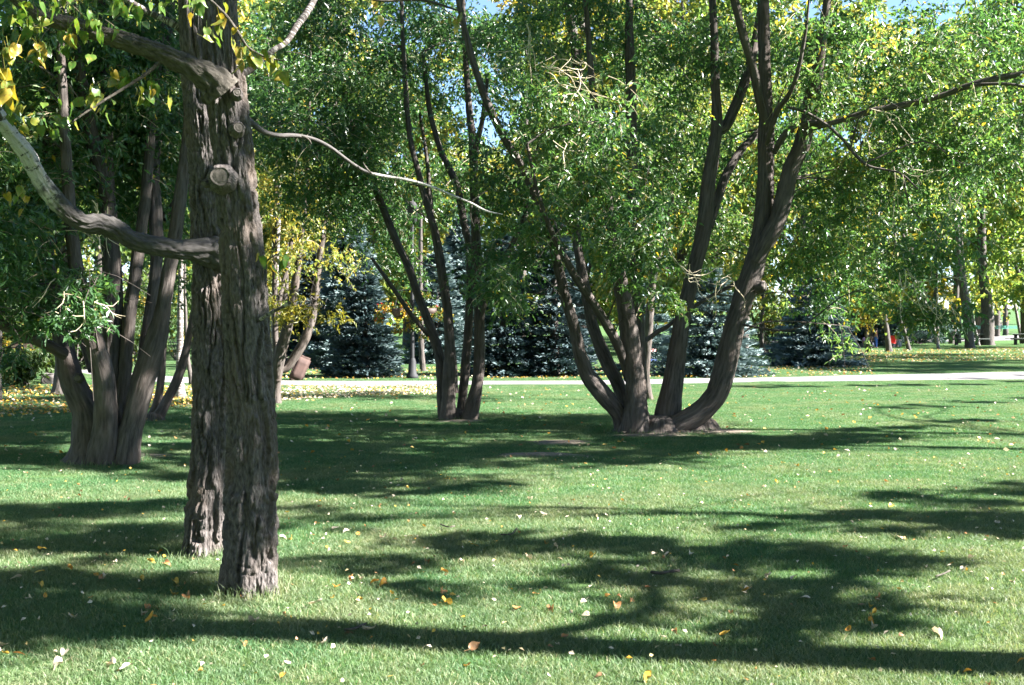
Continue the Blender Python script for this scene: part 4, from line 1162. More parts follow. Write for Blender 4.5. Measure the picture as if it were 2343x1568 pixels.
poly = np.array([(-1500, 985), (-300, 960), (300, 935), (640, 912), (1000, 905), (1330, 905), (1700, 903), (1830, 925), (2100, 965), (2230, 975), (2050, 1000), (1750, 1030), (1500, 1052), (1280, 1070), (1240, 1085), (1150, 1105), (900, 1128), (640, 1135), (440, 1062), (0, 1072), (-300, 1080), (-1500, 1085)], float)
def inside(p):
    c = False
    for a, b in zip(poly, np.roll(poly, 1, axis=0)):
        if (a[1] > p[1]) != (b[1] > p[1]) and p[0] < (b[0] - a[0]) * (p[1] - a[1]) / (b[1] - a[1]) + a[0]:
            c = not c
    return c
lit = [(850, 1003, 200, 9), (1190, 930, 120, 6), (240, 1010, 170, 7), (1000, 1085, 200, 7), (1150, 1015, 160, 6), (1500, 965, 120, 5), (300, 1040, 150, 6), (1750, 960, 90, 7)]
pts = []
gp = [gnd(*q)[:2] for q in poly]
x0, y0 = np.min(gp, 0); x1, y1 = np.max(gp, 0)
for X_ in np.arange(x0, x1, 0.85):
    for Y_ in np.arange(y0, y1, 0.85):
        X2, Y2 = X_ + 0.6 * (rg.random() - .5), Y_ + 0.6 * (rg.random() - .5)
        v_ = HV + 4320 / Y2
        u_ = CU + X2 * F / Y2
        if not inside((u_, v_)) or any(((u_ - a) / c) ** 2 + ((v_ - b) / d) ** 2 < 1 for a, b, c, d in lit) or rg.random() < 0.03:
            continue
        pts.append((u_, v_, Y2, X2))
bins = {'a': [], 'b': [(2180, 968, 5.5, 1.0), (2080, 978, 5.6, 1.1), (1980, 985, 5.7, 1.1), (1880, 996, 5.8, 1.1), (1780, 1005, 6, 1.2), (2000, 1000, 5.8, .9), (1850, 1015, 6, 1.0), (1700, 1025, 6.2, 1.2), (2320, 914, 6, 1.1), (2230, 922, 6, 1.1), (2130, 930, 6, 1.0), (2020, 936, 6.2, .8), (2340, 876, 6, 1.5), (2200, 880, 6, 1.4), (2060, 882, 6.2, 1.3), (1960, 884, 6.2, 1.2), (1700, 888, 7, 1.3), (1800, 886, 7, 1.2), (2350, 860, 7, 1.5), (2200, 866, 7, 1.2)], 'c': []}
for (u_, v_, Y_, X_) in pts:
    h = 6.5 + 3.5 * rg.random() + max(0, (Y_ - 14)) * 0.12
    if abs(X_ + 1.36 * h) < 0.46 * (Y_) :       # would hang inside the view: lift it
        h = max(h, (0.50 * Y_ - X_) / 1.36)
    if h > 16.5 or Y_ > 19 or (Y_ > 16.0 and X_ > -6):
        continue
    k = 'a' if Y_ < 13.5 else ('b' if Y_ < 19 else 'c')
    bins[k].append((u_, v_, h, 1.4 + 0.5 * rg.random()))
for k, base, lab, sd_ in (('a', (15.0, 13.2), 'broad poplar out to the side shading the near half of the dark lawn', 103), ('b', (15.5, 15.2), 'broad poplar out to the side shading the lawn round the large willow', 104)):
    shade_tree(lab, base, (0.2, [(0, 0, 0.5, 0.21), (0.1, 0.05, 3.0, 0.18), (0.0, 0.1, 6.0, 0.13), (0.1, 0.2, 10.5, 0.09), (0.1, 0.3, 16.0, 0.03)]), [], bins[k], sd_, n=400, ln=0.13, wd=0.085)
# dappling on the two nearest trunks
T1b = [(-1.62, 6.85, 1.05, .9), (-1.52, 6.85, 1.55, 1.0), (-1.62, 6.85, 2.05, 1.0), (-2.1, 8.0, 1.4, .9), (-2.0, 8.0, 2.0, .9), (-1.75, 6.9, 3.25, .8), (-2.15, 8.0, 2.7, .9), (-1.7, 6.9, 3.55, 1.1), (-2.1, 8.0, 3.3, 1.1), (-2.35, 7.9, 2.15, .9), (-2.6, 7.75, 2.2, .9), (-2.85, 7.6, 2.35, .8), (-2.0, 6.8, 3.15, .9), (-2.35, 6.7, 3.3, .9), (-2.7, 6.65, 3.4, .8), (-1.75, 6.9, 2.6, .5)]
dap = thing('poplar_tree', 'young poplar out to the side whose leaves dapple the two nearest trunks', 'tree', 'trees just right of the view')
rg = np.random.default_rng(106)
Pd = [[7.7, 4.66, -0.05, 0.11], [7.7, 4.66, 2, 0.09], [7.65, 4.75, 5, 0.07], [7.5, 5.3, 8.5, 0.03]]
V, Fs, B = tube(Pd, 20, 0.1, stem_disp(0.01, seed=3, lobe=.2), True)
a = Acc(); a.add(V, Fs, B)
link('trunk', a.mesh('trunk', M['cotton_bark'], smooth=True), dap)
cl = []
for (x, y, z, k) in T1b:
    p = np.array([x, y, z]) + SUN * (10.5 + rg.random() * 1.2)
    cl.append((p[0], p[1], p[2], 0.30 * k, 0.30 * k, 0.26 * k, int(720 * k)))
crown(dap, rg, cl, M['cotton_leaf'], ln=0.08, wd=0.05, per=8, tl=(0.1, 0.3), droop=0.3, sub=130, subr=0.16, tint0=0.05, tint1=0.5)
limb_net(dap, rg, [np.array(Pd)], cl, M['limb_bark'], 0.016, 1)

# ------------------------------------------------------------------ spruces beyond the path
def spruce(label, u, vb, vt, hw, Y, seed, mat, nb=260, per=95, ln=0.16, wd=0.05, lean=0.0):
    rg = np.random.default_rng(seed)
    x = (u - CU) / F * Y
    zb = float(terr(x, Y))
    H = at(u, vt, Y)[2] - zb
    Rm = hw * Y / F
    t = thing('spruce_tree', label, 'tree', 'spruces beyond the path', (x, Y, zb))
    a = Acc()
    a.add(*tube([[0, 0, -0.05, 0.03 * H + 0.04], [0, 0, H * 0.5, 0.02 * H], [0, 0, H * 0.98, 0.01]], 10, 0.2))
    link('trunk', a.mesh('trunk', M['dark_bark'], smooth=True), t)
    tier = np.floor(rg.random(nb) * max(7, H * 3.2)) / max(7, H * 3.2)
    zf = np.clip(0.035 + 0.95 * (tier + 0.012 * rg.normal(size=nb)) ** 1.15, 0.03, 0.985)
    az = rg.random(nb) * 2 * math.pi
    L = Rm * (1 - zf) ** 0.75 * (0.72 + 0.38 * rg.random(nb)) + 0.1
    m = per
    tt = 0.12 + 0.88 * rg.random((nb, m)) ** 0.75
    lat = rg.normal(size=(nb, m)) * (0.05 + 0.19 * (1.05 - tt)) * L[:, None]
    sag = (-0.30 * tt + 0.20 * tt ** 2.5) * L[:, None]
    c, s = np.cos(az)[:, None], np.sin(az)[:, None]
    rad = tt * L[:, None]
    p = np.stack([c * rad - s * lat, s * rad + c * lat, zf[:, None] * H + sag + rg.normal(size=(nb, m)) * 0.035 - 0.3 * np.abs(lat) * 0.3], 2).reshape(-1, 3)
    sl = np.sign(lat) * 0.55
    d = np.stack([c * 0.8 - s * sl, s * 0.8 + c * sl, np.full_like(tt, 0.16) + 0.22 * rg.normal(size=tt.shape)], 2).reshape(-1, 3)
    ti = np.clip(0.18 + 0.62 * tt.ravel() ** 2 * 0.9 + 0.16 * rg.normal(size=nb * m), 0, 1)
    N_ = nb * m
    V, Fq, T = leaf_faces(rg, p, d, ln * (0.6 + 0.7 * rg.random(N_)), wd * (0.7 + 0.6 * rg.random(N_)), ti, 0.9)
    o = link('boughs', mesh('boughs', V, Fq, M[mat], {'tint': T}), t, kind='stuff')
    return t
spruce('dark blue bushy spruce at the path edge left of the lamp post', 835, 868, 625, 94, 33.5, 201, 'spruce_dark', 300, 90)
spruce('taller pale blue spruce rising behind the dark bushy spruce', 800, 850, 470, 115, 40, 202, 'spruce_blue', 380, 90, 0.2, 0.06)
spruce('pale spruce standing behind the lamp post', 1000, 845, 560, 80, 44, 203, 'spruce_blue', 240, 80, 0.2, 0.065)
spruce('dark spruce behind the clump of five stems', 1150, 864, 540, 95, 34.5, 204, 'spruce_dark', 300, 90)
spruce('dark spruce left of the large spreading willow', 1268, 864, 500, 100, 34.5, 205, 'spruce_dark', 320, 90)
spruce('silvery spruce behind the right stems of the large spreading willow', 1625, 862, 610, 128, 34.5, 206, 'spruce_blue', 380, 95)
spruce('wide blue spruce standing alone right of the large willow with one side in sun', 1862, 838, 625, 118, 42, 207, 'spruce_blue', 360, 95, 0.19, 0.06)
spruce('tall blue spruce showing between the upper stems of the middle clump', 1062, 850, 480, 105, 46, 208, 'spruce_blue', 380, 80, 0.22, 0.07)
spruce('small spruce half hidden behind the thick stem of the large willow', 1480, 850, 640, 80, 38, 209, 'spruce_blue', 200, 80)
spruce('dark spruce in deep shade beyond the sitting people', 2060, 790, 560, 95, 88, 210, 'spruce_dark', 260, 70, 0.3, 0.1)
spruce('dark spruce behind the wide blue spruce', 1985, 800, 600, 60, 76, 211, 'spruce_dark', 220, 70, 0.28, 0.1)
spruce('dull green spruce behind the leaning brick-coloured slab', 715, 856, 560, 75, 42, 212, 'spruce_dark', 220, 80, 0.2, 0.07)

# ------------------------------------------------------------------ woodland beyond the path
def wood_crown(seed, n, H, Rx, low=0.16, tint0=0.3, tint1=0.7, ln=0.24, wd=0.13):
    rg = np.random.default_rng(seed)
    cl = []
    for k in range(34):
        f = low + (1 - low) * rg.random() ** 0.9
        r = Rx * (1 - 0.75 * max(0, f - 0.45)) * rg.random() ** 0.5
        a = rg.random() * 6.283
        q = 0.5 + 0.6 * rg.random()
        cl.append((r * math.cos(a), r * math.sin(a), H * f, Rx * 0.36 * q, Rx * 0.36 * q, Rx * 0.32 * q, int(n / 34)))
    V, Fq, T, tw = crown_data(rg, cl, ln=ln, wd=wd, per=8, tl=(0.3, 1.0), droop=0.6, sub=90, subr=0.5, tint0=tint0, tint1=tint1)
    return V, Fq, T, cl
WM = []
for k, (sd_, mt, t0, t1) in enumerate(((301, 'wood_leaf', .15, .6), (302, 'wood_leaf', .45, .85), (303, 'gold_leaf', .1, .8), (304, 'wood_leaf', .3, .7))):
    V, Fq, T, cl = wood_crown(sd_, 19000, 15.0, 4.3, tint0=t0, tint1=t1)
    WM.append((mesh('crown', V, Fq, M[mt], {'tint': T}), cl))
def trunk_mesh(seed, H, r, mat, lean=0.0, cl=None):
    a = Acc()
    rg = np.random.default_rng(seed)
    a.add(*tube([[0, 0, -0.1, r * 1.35], [0, 0, 0.3, r * 1.05], [lean * 0.3, 0, H * 0.25, r * 0.9], [lean * 0.7 + 0.1 * rg.normal(), 0.1 * rg.normal(), H * 0.55, r * 0.6], [lean, 0, H * 0.95, r * 0.1]], 16, 0.2, stem_disp(0.02, 4, 16, seed)))
    if cl:
        for (x, y, z, rx, ry, rz, n) in cl[::2]:
            z0 = max(H * 0.14, z - math.hypot(x, y) * (0.8 + 0.5 * rg.random()))
            a.add(*tube([[lean * z0 / H, 0, z0, r * 0.4], [x * 0.45, y * 0.45, z0 + (z - z0) * 0.55, r * 0.26], [x, y, z, r * 0.06]], 7, 0.4))
    return a.mesh('trunk', M[mat], smooth=True)
WT = [trunk_mesh(401 + k, 15.0, 0.24, 'dark_bark', 0.3 * (k - 1), WM[k][1]) for k in range(4)]
def wood_tree(label, u, Y, s, kind, rz, name='woodland_tree', sx=1.0, group='trees in the wood beyond the path'):
    x = (u - CU) / F * Y
    t = thing(name, label, 'tree', group, (x, Y, float(terr(x, Y))))
    t.rotation_euler = (0, 0, rz)
    t.scale = (s * sx, s * sx, s)
    c = link('crown', WM[kind][0], t, kind='stuff')
    link('trunk', WT[kind], t)
    return t
gen = ['green leafy tree standing in the wood beyond the path', 'yellow-green leafy tree standing in the wood beyond the path', 'golden autumn tree standing in the wood beyond the path', 'mid green leafy tree standing in the wood beyond the path']
WOOD = [(-160, 44, 1.15, 0, 0.3), (90, 56, 1.35, 3, 1.0), (330, 50, 1.2, 1, 2.0), (520, 64, 1.5, 3, 3.1), (650, 50, 0.56, 2, 0.7), (690, 56, 0.5, 2, 1.7), (590, 70, 1.5, 3, 0.7), (790, 60, 1.35, 1, 4.0), (930, 76, 1.1, 3, 5.0), (1060, 66, 0.75, 1, 1.9), (1190, 84, 1.5, 0, 2.7),
                         (1330, 58, 1.3, 1, 3.6), (1450, 74, 1.6, 2, 4.4), (1560, 56, 1.25, 1, 5.2), (1700, 66, 1.25, 3, 0.2), (1830, 54, 1.1, 1, 1.4), (1960, 88, 1.6, 2, 2.2), (2080, 98, 1.7, 1, 0.5), (2240, 110, 1.9, 1, 1.5), (2350, 84, 1.75, 3, 2.2), (2560, 50, 1.2, 1, 2.9), (230, 80, 1.6, 1, 0.9), (420, 92, 1.7, 3, 0.1), (700, 100, 1.8, 1, 2.4), (1620, 100, 1.8, 1, 3.3), (1300, 112, 1.8, 3, 1.2), (860, 118, 1.7, 0, 5.5), (1480, 118, 2.0, 1, 2.5), (2560, 70, 1.5, 3, 0.4), (-420, 60, 1.4, 3, 0.4)]
labs = {}
for (u, Y, s, k, rz) in WOOD:
    side = 'behind left willow' if u < 450 else 'behind the nearest trunks' if u < 760 else 'behind the mid clump' if u < 1250 else 'behind big willow' if u < 1800 else 'at far right'
    dep = 'first' if Y < 57 else 'second' if Y < 78 else 'back'
    labs.setdefault(gen[k].replace('standing in the wood beyond the path', 'in the %s row past the path %s' % (dep, side)), []).append((u, Y, s, k, rz))
for lab, rows_ in labs.items():
    rows_.sort()
    ends = [''] if len(rows_) == 1 else [' (left)', ' (right)'] if len(rows_) == 2 else [' (left)', ' (middle)', ' (right)']
    for row, e in zip(rows_, ends):
        wood_tree(lab + e, *row)

# unseen grove trees added behind and beside the camera to block sky light
for k, (x, y, s_, kd) in enumerate([(-6, -5.5, 1.1, 0), (0.5, -7.5, 1.2, 3), (7.5, -8.5, 1.2, 1), (-10.5, 1.5, 1.2, 3), (-12.5, 9, 1.2, 1), (-2, -14, 1.5, 1), (-20, 12, 1.3, 0), (-16, 6, 1.1, 1), (-24, 24, 1.4, 3), (13, -12, 1.2, 0), (42, 2, 1.3, 3), (44, 14, 1.3, 1), (46, 26, 1.3, 0), (30, -14, 1.3, 3), (-12, -14, 1.4, 0), (36, 38, 1.4, 1), (-30, 4, 1.5, 1)]):
    t = wood_tree(gen[kd].replace('in the wood beyond the path', 'unseen round the viewer, added to block sky light'), CU, 40, s_, kd, k * 1.3, group='unseen trees added round the viewer')
    t.location = (x, y, float(terr(x, y)))

# tall trunks on the leaf-strewn lawn at the right
def right_tree(label, pts, seed, mat='dark_bark', kind=1, s=0.9, crown_on=True, base_v=None, name='woodland_tree', leaves=True):
    vb = pts[0][1]
    Y = 4320.0 / (vb - HV)
    x = (pts[0][0] - CU) / F * Y
    t = thing(name, label, 'tree', 'trees on the leafy lawn at the far right', (0, 0, 0))
    last = pts[-1]
    ext = list(pts) + [(last[0] + (last[0] - pts[-2][0]) * 1.2, last[1] - 190, last[2] * 0.75), (last[0] + (last[0] - pts[-2][0]) * 1.8, last[1] - 420, last[2] * 0.3)]
    P = []
    for (u, v, w_) in ext:
        P.append([*at(u, v, Y), 0.5 * w_ * Y / F])
    P = np.array(P)
    P[0, 2] = terr(P[0, 0], P[0, 1]) - 0.1
    V, Fs, B = tube(P, 18, 0.15, stem_disp(0.03, 4, 14, seed, 0.25), False, seed)
    a = Acc(); a.add(V, Fs, B)
    link('trunk', a.mesh('trunk', M[mat], smooth=True), t)
    if leaves:
        rg = np.random.default_rng(seed)
        top = P[-2]
        cl = []
        for k in range(7):
            f = rg.random()
            cl.append((top[0] + rg.normal() * 2.0, top[1] + rg.normal() * 2.0, at(0, 540, Y)[2] + 1.2 + 10 * f, 1.7, 1.7, 1.2, 620))
        crown(t, rg, cl, M['wood_leaf'], twigs=False, ln=0.24, wd=0.12, per=8, tl=(0.3, 0.9), droop=0.6, sub=90, subr=0.45, tint0=0.3, tint1=0.8)
        limb_net(t, rg, [P], cl, M['dark_bark'], 0.05, 1)
RT = [('dark leaning trunk just right of the wide blue spruce', [(2034, 806, 14), (2028, 757, 12), (2022, 700, 10)], 'dark_bark'),
      ('thin leaning trunk between the blue spruce and the tall trunks', [(2080, 802, 10), (2068, 757, 9), (2058, 720, 8)], 'dark_bark'),
      ('slim pale birch leaning left in front of the yellow shrub', [(2148, 799, 7), (2133, 741, 6), (2117, 695, 6), (2092, 640, 5)], 'birch_bark'),
      ('straight grey trunk behind the slim leaning birch', [(2143, 788, 10), (2141, 708, 10), (2140, 620, 9)], 'dark_bark'),
      ('dark trunk beside the yellow shrub, near the pale distant path', [(2176, 787, 14), (2184, 708, 13), (2188, 640, 12)], 'dark_bark'),
      ('dark trunk behind the left picnic table', [(2192, 786, 12), (2193, 708, 11), (2196, 640, 10)], 'dark_bark'),
      ('thick trunk leaning left beside the left picnic table', [(2219, 797, 22), (2212, 724, 19), (2200, 640, 16), (2192, 590, 13)], 'dark_bark'),
      ('thickest of the far trunks, forked low with a sunlit right side', [(2258, 791, 32), (2258, 708, 27), (2249, 626, 21), (2246, 570, 18)], 'dark_bark'),
      ('slim pale birch leaning left against the thickest far trunk', [(2240, 792, 7), (2230, 752, 6), (2221, 708, 6), (2208, 640, 5)], 'birch_bark'),
      ('far dark trunk between the thickest trunk and the green netting', [(2280, 771, 14), (2281, 700, 13), (2282, 630, 11)], 'dark_bark'),
      ('farthest dark trunk standing by the green netting', [(2300, 768, 12), (2299, 700, 11), (2298, 630, 9)], 'dark_bark'),
      ('slim pale birch leaning left beside the right picnic table', [(2337, 786, 7), (2323, 708, 6), (2309, 650, 5)], 'birch_bark')]
for k, (lab, pts_, mt) in enumerate(RT):
    right_tree(lab, pts_, 500 + k, mt, leaves=True)

# left and middle background trunks
def bg_trunk(label, pts, Y, seed, mat='dark_bark', cl=None, cm='wood_leaf', name='woodland_tree'):
    t = thing(name, label, 'tree', None)
    s = stem(t, 'trunk', pts, Y, Y, mat=mat, n=18, seed=seed, ground=True, lobe=0.25, amp=0.015, spacing=0.1)
    if cl:
        rg = np.random.default_rng(seed)
        c = clus(cl)
        crown(t, rg, c, M[cm], twigs=False, ln=0.14, wd=0.06, tint0=0.2, tint1=0.7)
        limb_net(t, rg, [s], c, M['dark_bark'], 0.025, 2)
bg_trunk('thick dark trunk foot behind the left-hand willow beside a grey boulder', [(137, 906, 40), (138, 880, 32), (141, 840, 28), (146, 700, 24), (150, 500, 20), (150, 250, 14), (150, 0, 8)], 25.3, 601, cl=[(150, 380, 25.3, 150, 160, 1.6, 4200), (60, 200, 25.3, 150, 150, 1.6, 4200), (250, 150, 25.5, 120, 150, 1.4, 3000)])
bg_trunk('trunk cut by the left edge of the picture', [(-6, 921, 20), (-5, 880, 17), (-4, 780, 16), (-8, 600, 14), (-14, 300, 10), (-16, 0, 6)], 23.2, 602, cl=[(-40, 500, 23.2, 110, 120, 1.2, 3000)])
bg_trunk('white birch trunk in sun seen between the left willow and the nearest trunks', [(414, 911, 25), (412, 880, 17), (410, 830, 15), (412, 760, 14), (413, 650, 12), (416, 480, 9), (420, 200, 5)], 24.6, 603, 'birch_bark', [(430, 480, 24.6, 60, 110, 1.0, 1800), (500, 330, 24.6, 80, 120, 1.2, 2200)], name='birch_tree')
bg_trunk('white birch trunk in sun close to the right edge of the nearest trunk', [(624, 906, 18), (626, 850, 15), (628, 780, 15), (627, 715, 14), (632, 600, 12), (640, 420, 9), (648, 150, 5)], 25.5, 604, 'birch_bark', [(640, 350, 25.5, 90, 120, 1.2, 2200)], name='birch_tree')
bg_trunk('thin dark trunk left of the nearest trunks', [(440, 885, 12), (434, 850, 9), (428, 800, 8), (424, 700, 7), (420, 500, 5)], 28.8, 605)
bg_trunk('dark trunk in the shade behind the lamp post', [(968, 852, 14), (964, 800, 12), (962, 700, 11), (962, 500, 8)], 37.5, 606)
bg_trunk('pale lit trunk foot under the wide blue spruce', [(1748, 812, 12), (1742, 780, 10), (1744, 700, 9), (1748, 500, 6)], 56, 607)

# shrubs
def shrub(label, u, Y, w_, h, seed, n, mat='shrub_leaf', t0=0.1, t1=0.7, name='shrub'):
    rg = np.random.default_rng(seed)
    x = (u - CU) / F * Y
    z = float(terr(x, Y))
    t = thing(name, label, 'shrub', None, (x, Y, z))
    cl = [(rg.normal() * w_ * 0.3, rg.normal() * w_ * 0.25, h * (0.25 + 0.5 * rg.random()), w_ * 0.26, w_ * 0.26, h * 0.25, int(n / 9)) for _ in range(9)]
    V, Fq, T, tw = crown_data(rg, cl, ln=0.13, wd=0.06, per=8, tl=(0.2, 0.5), droop=0.4, sub=80, subr=0.28, tint0=t0, tint1=t1)
    link('foliage', mesh('foliage', V, Fq, M[mat], {'tint': T}), t, kind='stuff')
    lines = np.stack([np.stack([np.zeros(3) + [rg.normal() * 0.1, rg.normal() * 0.1, 0], np.array(c[:3]) * [0.5, 0.5, 0.6], np.array(c[:3])], 0) for c in cl for _ in (0, 1)])
    link('stems', twig_mesh('stems', lines, 0.02, M['dark_bark']), t, kind='stuff')
shrub('dark dense shrub in shade left of the brown bench', 20, 31, 2.8, 2.3, 701, 9000)
shrub('dark dense shrub in shade right behind the brown bench', 95, 32.5, 2.8, 2.4, 702, 9000)
shrub('tall dark shrub in shade behind the grey boulder', 165, 31.5, 2.4, 2.6, 710, 8000)
shrub('small leafy shrub half hiding the brown bench', 48, 27.6, 1.1, 1.0, 715, 3000)
shrub('low dark shrub beside the left edge of the picture', -55, 30, 2.2, 1.6, 711, 5000)
shrub('rusty orange shrub at the left edge of the picture', -5, 29.5, 0.9, 1.1, 703, 1300, t0=0.6, t1=1.0)
shrub('dark shrub behind the left-hand willow foot', 230, 34, 2.8, 2.0, 704, 4500)
shrub('dull green shrub behind the two nearest trunks', 560, 38, 3.0, 2.4, 705, 4500, t0=0.3, t1=0.8)
shrub('sunlit yellow-green shrub by the leaning birch', 2158, 92, 4.6, 6.5, 706, 6000, 'gold_leaf', 0.0, 0.4)
shrub('leafy shrub seen through the gap left of the two nearest trunks', 405, 47, 3.0, 4.6, 712, 9000, 'wood_leaf', 0.1, 0.7)
shrub('dark shrub seen between the stems of the left-hand willow', 320, 43, 3.0, 3.6, 713, 8000)
shrub('dark shrub between the silvery spruce and the wide blue spruce', 1752, 58, 3.4, 5.0, 714, 9000, 'shrub_leaf', 0.1, 0.8)
shrub('golden-leaved small tree beside the wide blue spruce', 1985, 60, 2.0, 5.2, 707, 3600, 'gold_leaf', 0.3, 0.9)
shrub('grey twiggy shrub below the dark spruce', 2105, 82, 3.0, 1.6, 708, 2400, 'spruce_blue', 0.2, 0.6)
shrub('yellow-leaved shrub by the path left of the spruce group', 690, 44, 2.2, 2.6, 709, 3500, 'wood_leaf', 0.5, 0.9)

# far wood that closes the view: reads as one mass
rg = np.random.default_rng(88)
n = 46
an = np.linspace(-0.62, 0.62, n)
cl = []
for a_ in an:
    d = 165 + rg.random() * 70
    for q in range(3):
        z = float(terr(d * math.sin(a_), d * math.cos(a_)))
        cl.append((d * math.sin(a_) + rg.normal() * 5, d * math.cos(a_), z + 5 + 9 * q + 2 * rg.normal(), 6.5, 6, 5, 700))
cl = [c for c in cl if not (60 < c[0] < 92 and c[2] < 12)]
V, Fq, T, tw = crown_data(rg, cl, ln=0.9, wd=0.5, per=6, tl=(0.8, 2.0), droop=0.5, sub=60, subr=2.0, tint0=0.3, tint1=0.8)
link('far_wood', mesh('far_wood', V, Fq, M['wood_leaf'], {'tint': T}), kind='stuff', label='far mixed wood closing the view behind the park', cat='wood')

# ------------------------------------------------------------------ park furniture
M['black_iron'] = flat_mat('black_painted_iron', (0.012, 0.013, 0.015), 0.75, 0.2, 12)
M['brick_stone'] = flat_mat('reddish_stone', (0.06, 0.033, 0.026), 0.85, 0.25, 6, bump=0.4)
M['grey_stone'] = flat_mat('grey_boulder_stone', (0.09, 0.08, 0.076), 0.9, 0.3, 4, bump=0.6)
M['brown_wood'] = flat_mat('brown_stained_wood', (0.05, 0.03, 0.022), 0.7, 0.3, 10)
M['grey_wood'] = flat_mat('weathered_table_boards', (0.10, 0.11, 0.10), 0.8, 0.2, 10)
M['net_green'] = flat_mat('green_plastic_net', (0.03, 0.20, 0.13), 0.5, 0.15, 8)
M['flower'] = leaf_mat('basket_flowers', [(0.0, (0.05, 0.10, 0.02)), (0.35, (0.10, 0.14, 0.02)), (0.55, (0.45, 0.30, 0.02)), (0.85, (0.50, 0.26, 0.02)), (0.9, (0.55, 0.03, 0.02)), (1.0, (0.55, 0.03, 0.02))], (1.4, 1.3, 0.8), 0.3)

def lathe(prof, n=24):
    th = np.linspace(0, 2 * math.pi, n, endpoint=False)
    V = np.concatenate([np.stack([r * np.cos(th), r * np.sin(th), np.full(n, z)], 1) for r, z in prof])
    i = np.arange(len(prof) - 1)[:, None] * n
    j = np.arange(n)[None, :]
    return V, [np.stack([i + j, i + (j + 1) % n, i + n + (j + 1) % n, i + n + j], 2).reshape(-1, 4)]

def one(name, shapes, mat, parent, smooth=False):
    a = Acc()
    for V, Fs in shapes:
        a.add(V, Fs)
    return link(name, a.mesh(name, M[mat] if isinstance(mat, str) else mat, smooth=smooth), parent)

pl = gnd(943, 868)
lamp = thing('lamp_post', 'black lamp post with two hanging flower baskets beside the path', 'lamp post', loc=pl)
one('base', [lathe([(0.0, 0.0), (0.17, 0.0), (0.17, 0.10), (0.12, 0.16), (0.10, 0.5), (0.07, 0.58)])], 'black_iron', lamp, True)
one('post', [lathe([(0.058, 0.5), (0.05, 2.4), (0.045, 4.3)])], 'black_iron', lamp, True)
one('crossbar', [tube([[-0.55, 0, 2.42, 0.018], [0, 0, 2.46, 0.02], [0.55, 0, 2.42, 0.018]], 8, 0.1)[:2], tube([[-0.5, 0, 2.4, 0.012], [-0.2, 0, 2.25, 0.012], [0, 0, 2.1, 0.012]], 8, 0.1)[:2], tube([[0.5, 0, 2.4, 0.012], [0.2, 0, 2.25, 0.012], [0, 0, 2.1, 0.012]], 8, 0.1)[:2]], 'black_iron', lamp, True)
one('lantern', [lathe([(0.05, 4.25), (0.13, 4.32), (0.17, 4.7), (0.19, 4.72), (0.06, 4.9), (0.0, 4.98)])], 'black_iron', lamp, True)
for k, (dx, lab) in enumerate(((-0.33, 'hanging basket of yellow and red flowers left of the lamp post'), (0.42, 'shaded hanging basket right of the lamp post'))):
    rg = np.random.default_rng(800 + k)
    hb = thing('flower_basket', lab, 'flower basket', 'hanging baskets on the lamp post', (pl[0] + dx, pl[1] - 0.05, 0))
    hw_ = [tube([[dx * 0.15 * (1 if k else 1), 0, 2.40, 0.004], [0.25 * c, 0.25 * s, 1.2 + 0.75, 0.004]], 4, 0.3)[:2] for c, s in ((1, 0), (-0.5, 0.87), (-0.5, -0.87))]
    one('hanger', hw_, 'black_iron', hb)
    one('basket', [lathe([(0.0, 1.68), (0.14, 1.70), (0.24, 1.82), (0.27, 1.95), (0.25, 1.95), (0.0, 1.90)], 20)], 'brown_wood', hb, True)
    fc = [(rg.normal() * 0.2, rg.normal() * 0.16, 1.85 + 0.22 * rg.normal(), 0.24, 0.22, 0.2, 260) for _ in range(7)]
    V, Fq, T, tw = crown_data(rg, fc, ln=0.06, wd=0.045, per=6, tl=(0.08, 0.25), droop=0.5, sub=40, subr=0.12, tint0=0.1, tint1=0.55)
    T = np.repeat(np.clip(T[::4] * 0.55 + (rg.random(len(T) // 4) < (0.45 if k == 0 else 0.1)) * 0.4 + (rg.random(len(T) // 4) < 0.07) * 0.6, 0, 1), 4)
    link('flowers', mesh('flowers', V, Fq, M['flower'], {'tint': T}), hb, kind='stuff')

# leaning slab by the path
ps = gnd(683, 872)
sl = thing('stone_slab', 'leaning reddish stone slab beside the path behind the nearest trunk', 'stone', loc=ps)
V, Fs = box(0, 0, 0, 0.36, 0.22, 0.66)
bm_n = 10
import bmesh
def rough_block(sx, sy, sz, seed, sub=3, amp=0.03):
    b = bmesh.new()
    bmesh.ops.create_cube(b, size=1.0)
    bmesh.ops.bevel(b, geom=b.edges[:], offset=0.09, segments=2, affect='EDGES')
    bmesh.ops.subdivide_edges(b, edges=b.edges[:], cuts=sub, use_grid_fill=True)
    b.verts.ensure_lookup_table()
    P = np.array([v.co[:] for v in b.verts])
    D = fbm(P * 3.1 + seed, 3, seed)[:, None] - 0.5
    nrm = np.array([v.normal[:] for v in b.verts])
    P = (P + nrm * D * amp * 8) * [sx, sy, sz]
    for v, p in zip(b.verts, P):
        v.co = p
    m = bpy.data.meshes.new('stone')
    b.to_mesh(m)
    b.free()
    for q in m.polygons:
        q.use_smooth = True
    return m
m = rough_block(0.36, 0.20, 0.72, 5, amp=0.012)
m.materials.append(M['brick_stone'])
o = link('slab', m, sl)
o.location = (0.03, 0, 0.32)
o.rotation_euler = (R(-8), R(24), R(15))
pb = gnd(116, 889)
bo = thing('boulder', 'rounded grey boulder on the leafy grass at the left', 'boulder', loc=(pb[0], pb[1], float(terr(pb[0], pb[1]))))
m = rough_block(0.36, 0.34, 0.34, 9, amp=0.05)
m.materials.append(M['grey_stone'])
o = link('stone', m, bo)
o.location = (0, 0, 0.10)

